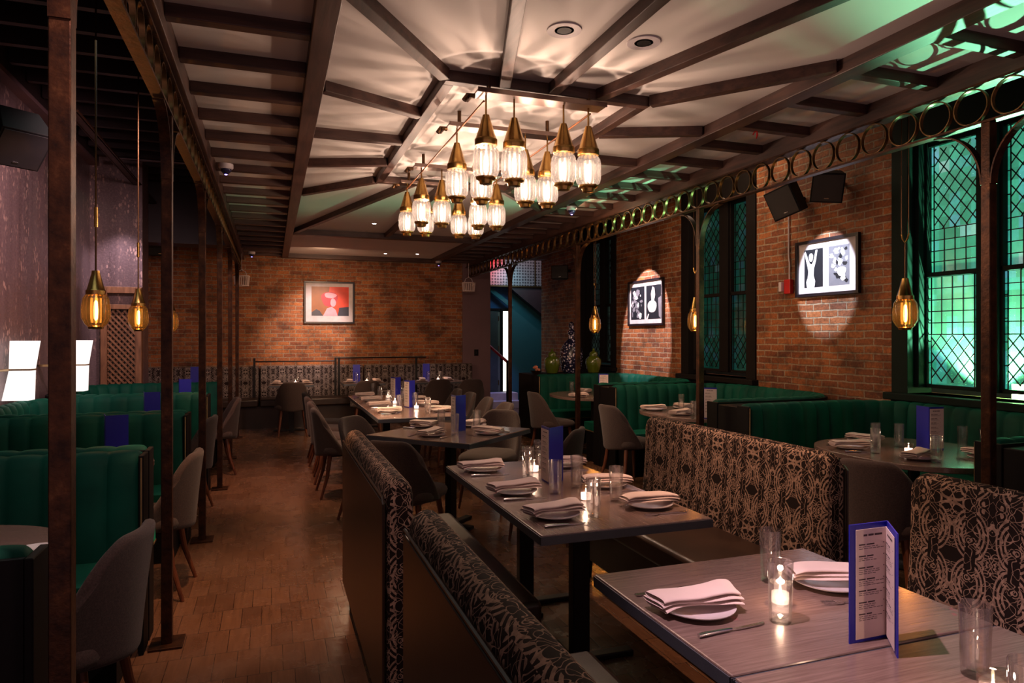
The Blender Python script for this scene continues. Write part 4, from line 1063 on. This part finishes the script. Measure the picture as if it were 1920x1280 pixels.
p1 = framed('framed_picture', 'framed pair of black and white prints between the two dark windows', (XW-.002, 8.64, 1.99), -PI/2, .98, .66, 3)
b = MB()
flat(b, 0, [(-.42,-.24),(-.03,-.24),(-.03,.24),(-.42,.24)], 1)
for i in range(34): flat(b, rr.choice((1,2,2)), blob(rr.uniform(-.38,-.10), rr.uniform(-.20,.20), rr.uniform(.012,.05), rr.uniform(.012,.05), 9, rr.random()*6, .3), 2+i*.2)
flat(b, 0, [(.02,-.24),(.42,-.24),(.42,.24),(.02,.24)], 1)
flat(b, 1, blob(.18,-.06,.12,.09,amp=.05), 2); flat(b, 1, [(.17,.0),(.23,.0),(.26,.10),(.24,.20),(.19,.22),(.15,.12)], 3); flat(b, 2, [(.34,.05),(.42,.08),(.42,-.24),(.36,-.2)], 3); flat(b, 1, [(.02,-.24),(.08,-.16),(.10,-.17),(.06,-.24)], 3)
b.build('photo_print', [ink, pale, mid], p1, smooth=False)

# ------------------------------------------------------------------ wall lamps
def sconce(x, y, label, arm):
    t_ = thing('wall_lamp', label, 'wall lamp', (x, y, .965), math.radians(-8))
    def fr(z0, z1, a0, a1, dx0, dx1):
        b = MB(); vs = []
        for z, a, dx in ((z0,a0,dx0),(z1,a1,dx1)):
            vs += [(dx-a,-a*.62,z),(dx+a,-a*.62,z),(dx+a,a*.62,z),(dx-a,a*.62,z)]
        return b.add(vs, [(0,1,5,4),(1,2,6,5),(2,3,7,6),(3,0,4,7)])
    fr(.265, .50, .080, .092, .0, .022).build('upper_shade', M['shade'], t_, smooth=False)
    fr(.0, .250, .098, .080, -.03, .0).build('lower_shade', M['shade'], t_, smooth=False)
    MB().box(-.085, .085, -.056, .056, .251, .263).build('joining_band', M['rail'], t_, smooth=False)
    MB().tube([(-.08,0,.257), arm], .010, 8).build('arm', M['rail'], t_)
    MB().lathe([(.05,-.01),(.05,.01)], 16, (arm[0], arm[1], arm[2])).build('wall_rose', M['rail'], t_)
    return t_
sconce(-1.98, 6.80, 'glowing two-part wall lamp on a brass arm at the left edge', (-.11, -.60, .257))
sconce(-1.80, 7.78, 'glowing two-part wall lamp half hidden behind the wide post', (-.26, -.10, .257))
# ------------------------------------------------------------------ speakers, cameras, alarm, cages
def spk(label, loc, rot, w_, d_, h_, wall=None, group='black loudspeakers'):
    t_ = thing('loudspeaker', label, 'loudspeaker', loc, 0, group); t_.rotation_euler = rot
    MB().prism([(-w_/2,-d_/2),(w_/2,-d_/2),(w_*.38,d_/2),(-w_*.38,d_/2)], -h_/2, h_/2).build('cabinet', M['speaker'], t_, smooth=False, bevel=.006)
    MB().box(-w_*.45, w_*.45, -d_/2-.008, -d_/2-.001, -h_*.45, h_*.45).build('grille', M['spk2'], t_, smooth=False)
    MB().box(-.02, .02, -d_/2-.011, -d_/2-.008, -h_*.36, -h_*.33).build('maker_plate', M['steel'], t_, smooth=False)
    if wall:
        Mx = t_.matrix_basis.inverted() if False else None
        import mathutils
        inv = (Matrix.Translation(Vector(loc)) @ mathutils.Euler(rot).to_matrix().to_4x4()).inverted()
        p = inv @ Vector(wall); MB().tube([(0, d_*.35, 0), tuple(p)], .022, 8).build('wall_bracket', M['blackm'], t_)
    return t_
spk('large black loudspeaker on the wallpapered wall at the left edge', (-1.85, 6.2, 3.02), (math.radians(50), 0, math.radians(40)), .36, .26, .36, (-2.12, 6.2, 3.1))
spk('tilted black loudspeaker left of its neighbour above the fire alarm', (4.86, 5.52, 2.86), (math.radians(20), math.radians(-14), math.radians(-74)), .30, .22, .30, (5.1, 5.55, 2.9))
spk('tilted black loudspeaker right of its neighbour above the framed prints', (4.88, 5.02, 2.90), (math.radians(20), math.radians(6), math.radians(-40)), .28, .22, .27, (5.1, 5.05, 2.95))
spk('black loudspeaker over the stairwell opening', (4.86, 11.2, 2.64), (0, 0, math.radians(-30)), .30, .24, .24, (5.1, 11.3, 2.7))
spk('black loudspeaker on the end wall behind the left pendants', (-1.68, 12.15, 2.93), (math.radians(12), 0, math.radians(8)), .36, .24, .26, (-1.68, 12.4, 2.95))
def make_dome():
    t_ = thing('security_camera', '', 'camera')
    MB().lathe([(.055,0),(.055,-.03),(.045,-.04)], 24).build('housing', M['white'], t_)
    MB().lathe([(.04,-.038),(.036,-.06),(.018,-.078),(.002,-.082)], 20, cap0=False).build('dome', plain('smoked_dome', (.02,.02,.06), .1), t_)
    MB().lathe([(.012,-.0805),(.008,-.086),(.001,-.087)], 10).build('lens_glow', M['violet'], t_)
    return t_
dome = Proto(make_dome)
for x, y, z, lab in ((-.34, 5.858, 2.866, 'white dome camera under the left ceiling battens'), (-.30, 11.76, 2.866, 'small dome camera at the far left corner of the ceiling'), (2.82, 11.95, 2.85, 'small dome camera at the far right corner of the ceiling'), (2.98, 6.565, 2.866, 'dome camera among the right ceiling battens')):
    dome((x, y, z+.001), 0, lab, 'dome security cameras')
tag(MB().box(-.04,.04,-.035,0,-.04,.04).mat(1).lathe([(.018,0),(.018,.01)], 14, (0,-.04,0)).build('security_camera', [M['white'], M['violet']], smooth=False, loc=(-1.60, FY-.001, 2.62)), 'small wall camera with a violet glow under the end wall loudspeaker', 'camera')
fa = thing('fire_alarm', 'red fire alarm with a clear strobe and a white conduit on the brick wall', 'fire alarm', (XW-.002, 5.74, 2.02))
MB().box(-.05, 0, -.045, .045, -.075, .075).build('alarm_body', M['red'], fa, smooth=False, bevel=.006)
MB().box(-.085, -.03, .045, .085, -.05, .05).build('strobe', M['china'], fa, smooth=False, bevel=.006)
MB().tube([(-.014,.0,.075), (-.014,.0,.25), (-.014,.012,.32), (-.014,.012,1.4)], .008, 8).build('conduit', M['white'], fa)
def make_cage():
    t_ = thing('wire_basket', '', 'basket')
    b = MB()
    for z, r_ in ((0,.10),(.15,.115)): b.tube([(r_*math.cos(2*PI*i/28), r_*math.sin(2*PI*i/28), z) for i in range(28)], .008, 6, closed=True)
    for i in range(20):
        a = 2*PI*i/20; b.bar((.10*math.cos(a), .10*math.sin(a), 0), (.115*math.cos(a), .115*math.sin(a), .15), .013, .006)
    b.build('slats', M['linen'], t_)
    MB().lathe([(.098,0),(.098,.006)], 24).build('floor_disc', M['white'], t_)
    MB().tube([(-.08,0,.15), (-.055,0,.22), (0,0,.25), (.055,0,.22), (.08,0,.15)], .007, 6).tube([(0,0,.25), (0,0,.50)], .004, 6).build('handle', M['white'], t_)
    return t_
cage = Proto(make_cage)
cage((-.44, 11.5, 2.30), 0, 'white slatted basket hanging at the far end of the left truss', 'white slatted baskets'); cage((3.32, 11.75, 2.31), 0, 'white slatted basket hanging before the purple pier', 'white slatted baskets')
# recessed lights
def make_can():
    t_ = thing('recessed_light', '', 'ceiling light')
    MB().lathe([(.082,0),(.080,-.006),(.045,-.004)], 32, cap1=False).build('trim_ring', M['white'], t_)
    MB().lathe([(.034,-.0055),(.001,-.0052)], 24, cap0=False).build('aperture', M['black'], t_)
    return t_
can = Proto(make_can)
can((1.283, 2.91, 2.925), 0, 'recessed ceiling light left of its twin near the chandelier', 'recessed ceiling lights'); can((1.70, 2.905, 2.925), 0, 'recessed ceiling light right of its twin near the chandelier', 'recessed ceiling lights')
def make_lit():
    t_ = thing('downlight', '', 'ceiling light')
    MB().lathe([(.04,0),(.038,-.005),(.026,-.003)], 20, cap1=False).build('trim_ring', M['white'], t_)
    MB().lathe([(.026,-.004),(.001,-.004)], 16, cap0=False).build('lit_lens', M['hot'], t_)
    return t_
lit = Proto(make_lit)
for x, y, lab in ((1.22, 8.68, 'small lit downlight beyond the chandelier'), (1.84, 11.75, 'left of two small lit downlights by the end wall'), (2.37, 11.64, 'right of two small lit downlights by the end wall')): lit((x, y, 2.925), 0, lab, 'small lit downlights')

# ------------------------------------------------------------------ pipes on the left
for i, (y, z, r_, lab) in enumerate(((2.9, 3.62, .03, 'steel pipe crossing under the black joists, nearest the camera'), (3.8, 3.60, .035, 'thick steel pipe crossing under the black joists'), (4.7, 3.60, .025, 'thin steel pipe crossing under the black joists'), (9.2, 3.62, .02, 'steel pipe crossing the dark ceiling at the far left'))):
    tag(MB().tube([(-.65,0,0), (.55,0,0)], r_, 10).build('ceiling_pipe', M['pipe'], loc=(-1.17, y, z)), lab, 'pipe', 'pipes under the left joists')
ep = thing('elbow_pipe', 'rusty pipe with an elbow fitting above the left booths', 'pipe', (-1.60, 4.4, 3.30))
MB().tube([(-.35,.45,-.0), (.0,.0,0), (.10,-.02,.02)], .028, 12).build('pipe_run', M['pipe'], ep)
MB().tube([(.02,0,.0), (.10,-.02,.0), (.16,0,.04), (.17,.03,.14), (.17,.03,.36)], .045, 14).build('elbow', M['iron'], ep)
tag(MB().box(-.03,.03,-2.1,2.1,-.012,.012).tube([(-.045,-2.1,0), (-.045,2.1,0)], .01, 6).tube([(.045,-2.1,0), (.045,2.1,0)], .01, 6).build('cable_tray', M['iron'], smooth=False, loc=(-1.60, 8.8, 3.42)), 'narrow cable tray running away along the left soffit', 'cable tray')
# ------------------------------------------------------------------ counter objects
def make_jar():
    t_ = thing('ginger_jar', '', 'jar')
    M['olive'] = plain('olive_green_glaze', (.075,.11,.008), .12, Coat_Weight=.8)
    MB().lathe([(.07,0),(.085,.01),(.105,.07),(.122,.15),(.118,.205),(.09,.245),(.06,.262),(.06,.275)], 32).build('body', M['olive'], t_)
    MB().lathe([(.066,.274),(.068,.285),(.055,.315),(.028,.335),(.014,.345),(.02,.36),(.012,.375),(.001,.378)], 28).build('lid', M['olive'], t_)
    return t_
jar = Proto(make_jar)
jar((3.98, 9.48, .945), 0, 'olive green lidded jar on the left of the black counter', 'olive green lidded jars'); jar((4.66, 9.46, .945), 0, 'olive green lidded jar on the right of the black counter', 'olive green lidded jars')
t = NT('blue_white_mosaic'); vo = t.n('TexVoronoi'); t.set(vo.inputs['Vector'], t.obj()); vo.inputs['Scale'].default_value = 26
M['mosaic'] = t.princ(t.ramp(vo.outputs[0], [(.24, (.62,.58,.66)), (.36, (.02,.025,.10)), (.5, (.01,.01,.03))]), .25)
v_ = thing('mosaic_vase', 'tall blue and white patterned vase between the two green jars', 'vase', (4.36, 9.62, .945))
MB().lathe([(.12,0),(.15,.04),(.175,.22),(.165,.36),(.10,.47),(.05,.52),(.045,.58),(.06,.60)], 30).build('body', M['mosaic'], v_)
MB().lathe([(.05,.60),(.06,.63),(.03,.67),(.045,.72),(.04,.76),(.001,.79)], 20).build('stopper', M['mosaic'], v_)
fb = thing('fruit_bowl', 'low bowl of small orange flowers on the left end of the black counter', 'bowl', (3.70, 9.42, .945))
MB().lathe([(.03,0),(.035,.01),(.09,.045),(.095,.05),(.085,.047),(.03,.014)], 24).build('bowl', M['bronze'], fb)
b = MB(); rr = random.Random(5)
for i in range(12):
    a = rr.random()*6.28; q = rr.uniform(0,.06); r_ = rr.uniform(.014,.024); b.lathe([(.001,-r_),(r_*.8,-r_*.6),(r_,0),(r_*.8,r_*.6),(.001,r_)], 8, (q*math.cos(a), q*math.sin(a), .06+rr.uniform(0,.05)))
b.build('flower_heads', plain('orange_petals', (.55,.20,.12), .6), fb)
sw = tag(MB().box(-.04,.04,-.008,0,-.06,.06).mat(1).box(-.012,.012,-.014,-.008,-.03,.03).build('light_switch', [M['black'], M['blackm']], smooth=False, loc=(3.64, FY-.042, 1.20)), 'black light switch plate on the purple pier', 'switch')

# ------------------------------------------------------------------ stairwell
d_ = bpy.data.objects.new('door_1', None); C.objects.link(d_); struct(d_); d_.location = (4.70, 14.2, 0)
MB().box(-.30, -.22, -.03, .05, .3, 2.12).box(.03, .08, -.05, .05, .3, 2.12).box(.235, .28, -.05, .05, .3, 2.12).box(-.22, .28, -.03, .05, 2.06, 2.12).build('door_frame', M['black'], d_, smooth=False, bevel=.005)
MB().box(-.22, -.03, -.02, .02, .3, 2.05).build('door_leaf', plain('grey_green_door', (.035,.050,.052), .5), d_, smooth=False)
MB().box(-.03, .03, .0, .02, .3, 2.05).build('door_edge', plain('pale_green_door_edge', (.10,.13,.11), .5), d_, smooth=False)
MB().box(.08, .235, .05, .06, .3, 2.06).build('glow_strip', M['doorglow'], d_, smooth=False)  # emissive strip in the doorway, its brightness put into the material
for z in (.45, 1.2, 1.85): MB().box(-.022, -.002, -.02, .0, z, z+.10).build('hinge', M['steel'], d_, smooth=False)
sbox('wall_stair_partition', M['teal'], 4.985, 6.6, 14.15, 14.3, 0, 2.6)
sbox('wall_landing_front', M['blued'], 3.9, 4.985, 14.26, 14.34, 2.12, 2.6)
st = thing('staircase', 'dark underside of the staircase slanting down to the right in the stairwell opening', 'staircase', (4.83, 13.9, 2.58))
MB().add([(0,0,0),(1.4,0,-1.08),(1.4,0,0),(0,.2,0),(1.4,.2,-1.08),(1.4,.2,0)], [(0,1,2),(5,4,3),(0,3,4,1),(1,4,5,2),(2,5,3,0)]).build('stringer', plain('maroon_stair_paint', (.05,.02,.025), .5), st, smooth=False)
MB().bar((-.55,.2,.08), (.14,.2,-.42), .04, .09).build('slanting_trim', M['teal'], st, smooth=False)
ls = thing('landing_screen', 'perforated metal screen of the landing glowing red at its left end', 'screen', (5.0, 13.86, 2.60))
t = NT('perforated_metal'); vo = t.n('TexVoronoi'); t.set(vo.inputs['Vector'], t.uv()); vo.inputs['Scale'].default_value = 16; vo.inputs['Randomness'].default_value = .15
M['perf'] = t.princ(t.ramp(vo.outputs[0], [(.28, (.06,.04,.05)), (.42, (.30,.24,.26))]), .4, .3)
MB().box(-.9, 1.2, 0, .03, 0, .75).build('panel', M['perf'], ls, smooth=False)
MB().box(-.9, 1.2, -.01, .04, -.03, 0).box(-.9, 1.2, -.01, .04, .75, .79).box(.40, .43, -.012, 0, 0, .75).build('screen_frame', M['bronze'], ls, smooth=False)
lamp('landing_red', 'SPOT', (4.35, 13.3, 3.2), 22, (1.0, .02, .02), (4.45, 13.86, 2.95), .03, 62, .6)
lamp('landing_white', 'SPOT', (5.2, 12.9, 3.6), 9, (1.0, .85, .9), (5.3, 13.85, 3.0), .05, 80, .8)
hr = thing('handrail', 'crimson handrail on a dark post in the stairwell opening', 'handrail', (4.18, 12.75, 0))
MB().bar((-.10, .35, 1.36), (.09, -.35, 1.02), .035, .05).build('rail', M['handrail'], hr, smooth=False, bevel=.006)
MB().box(.075, .105, -.37, -.34, 0, 1.04).build('newel', M['blackm'], hr, smooth=False)
tag(MB().box(3.62, 4.98, 13.5, 14.1, 0, .15).box(3.62, 4.98, 13.75, 14.1, .15, .30).build('steps', M['white'], smooth=False, bevel=.006), 'pale steps lit violet beyond the opening', 'steps')
tag(MB().tube([(0,0,0), (.004,.002,-.03), (-.006,.0,-.055)], .006, 6, rs=[.003,.007,.002]).tube([(0,0,0), (-.02,.0,-.012), (-.03,.004,-.03)], .004, 6).build('ribbon', M['red'], loc=(3.04, 3.734, 2.867)), 'red ribbon scrap hanging from a batten of the right ceiling side', 'ribbon')
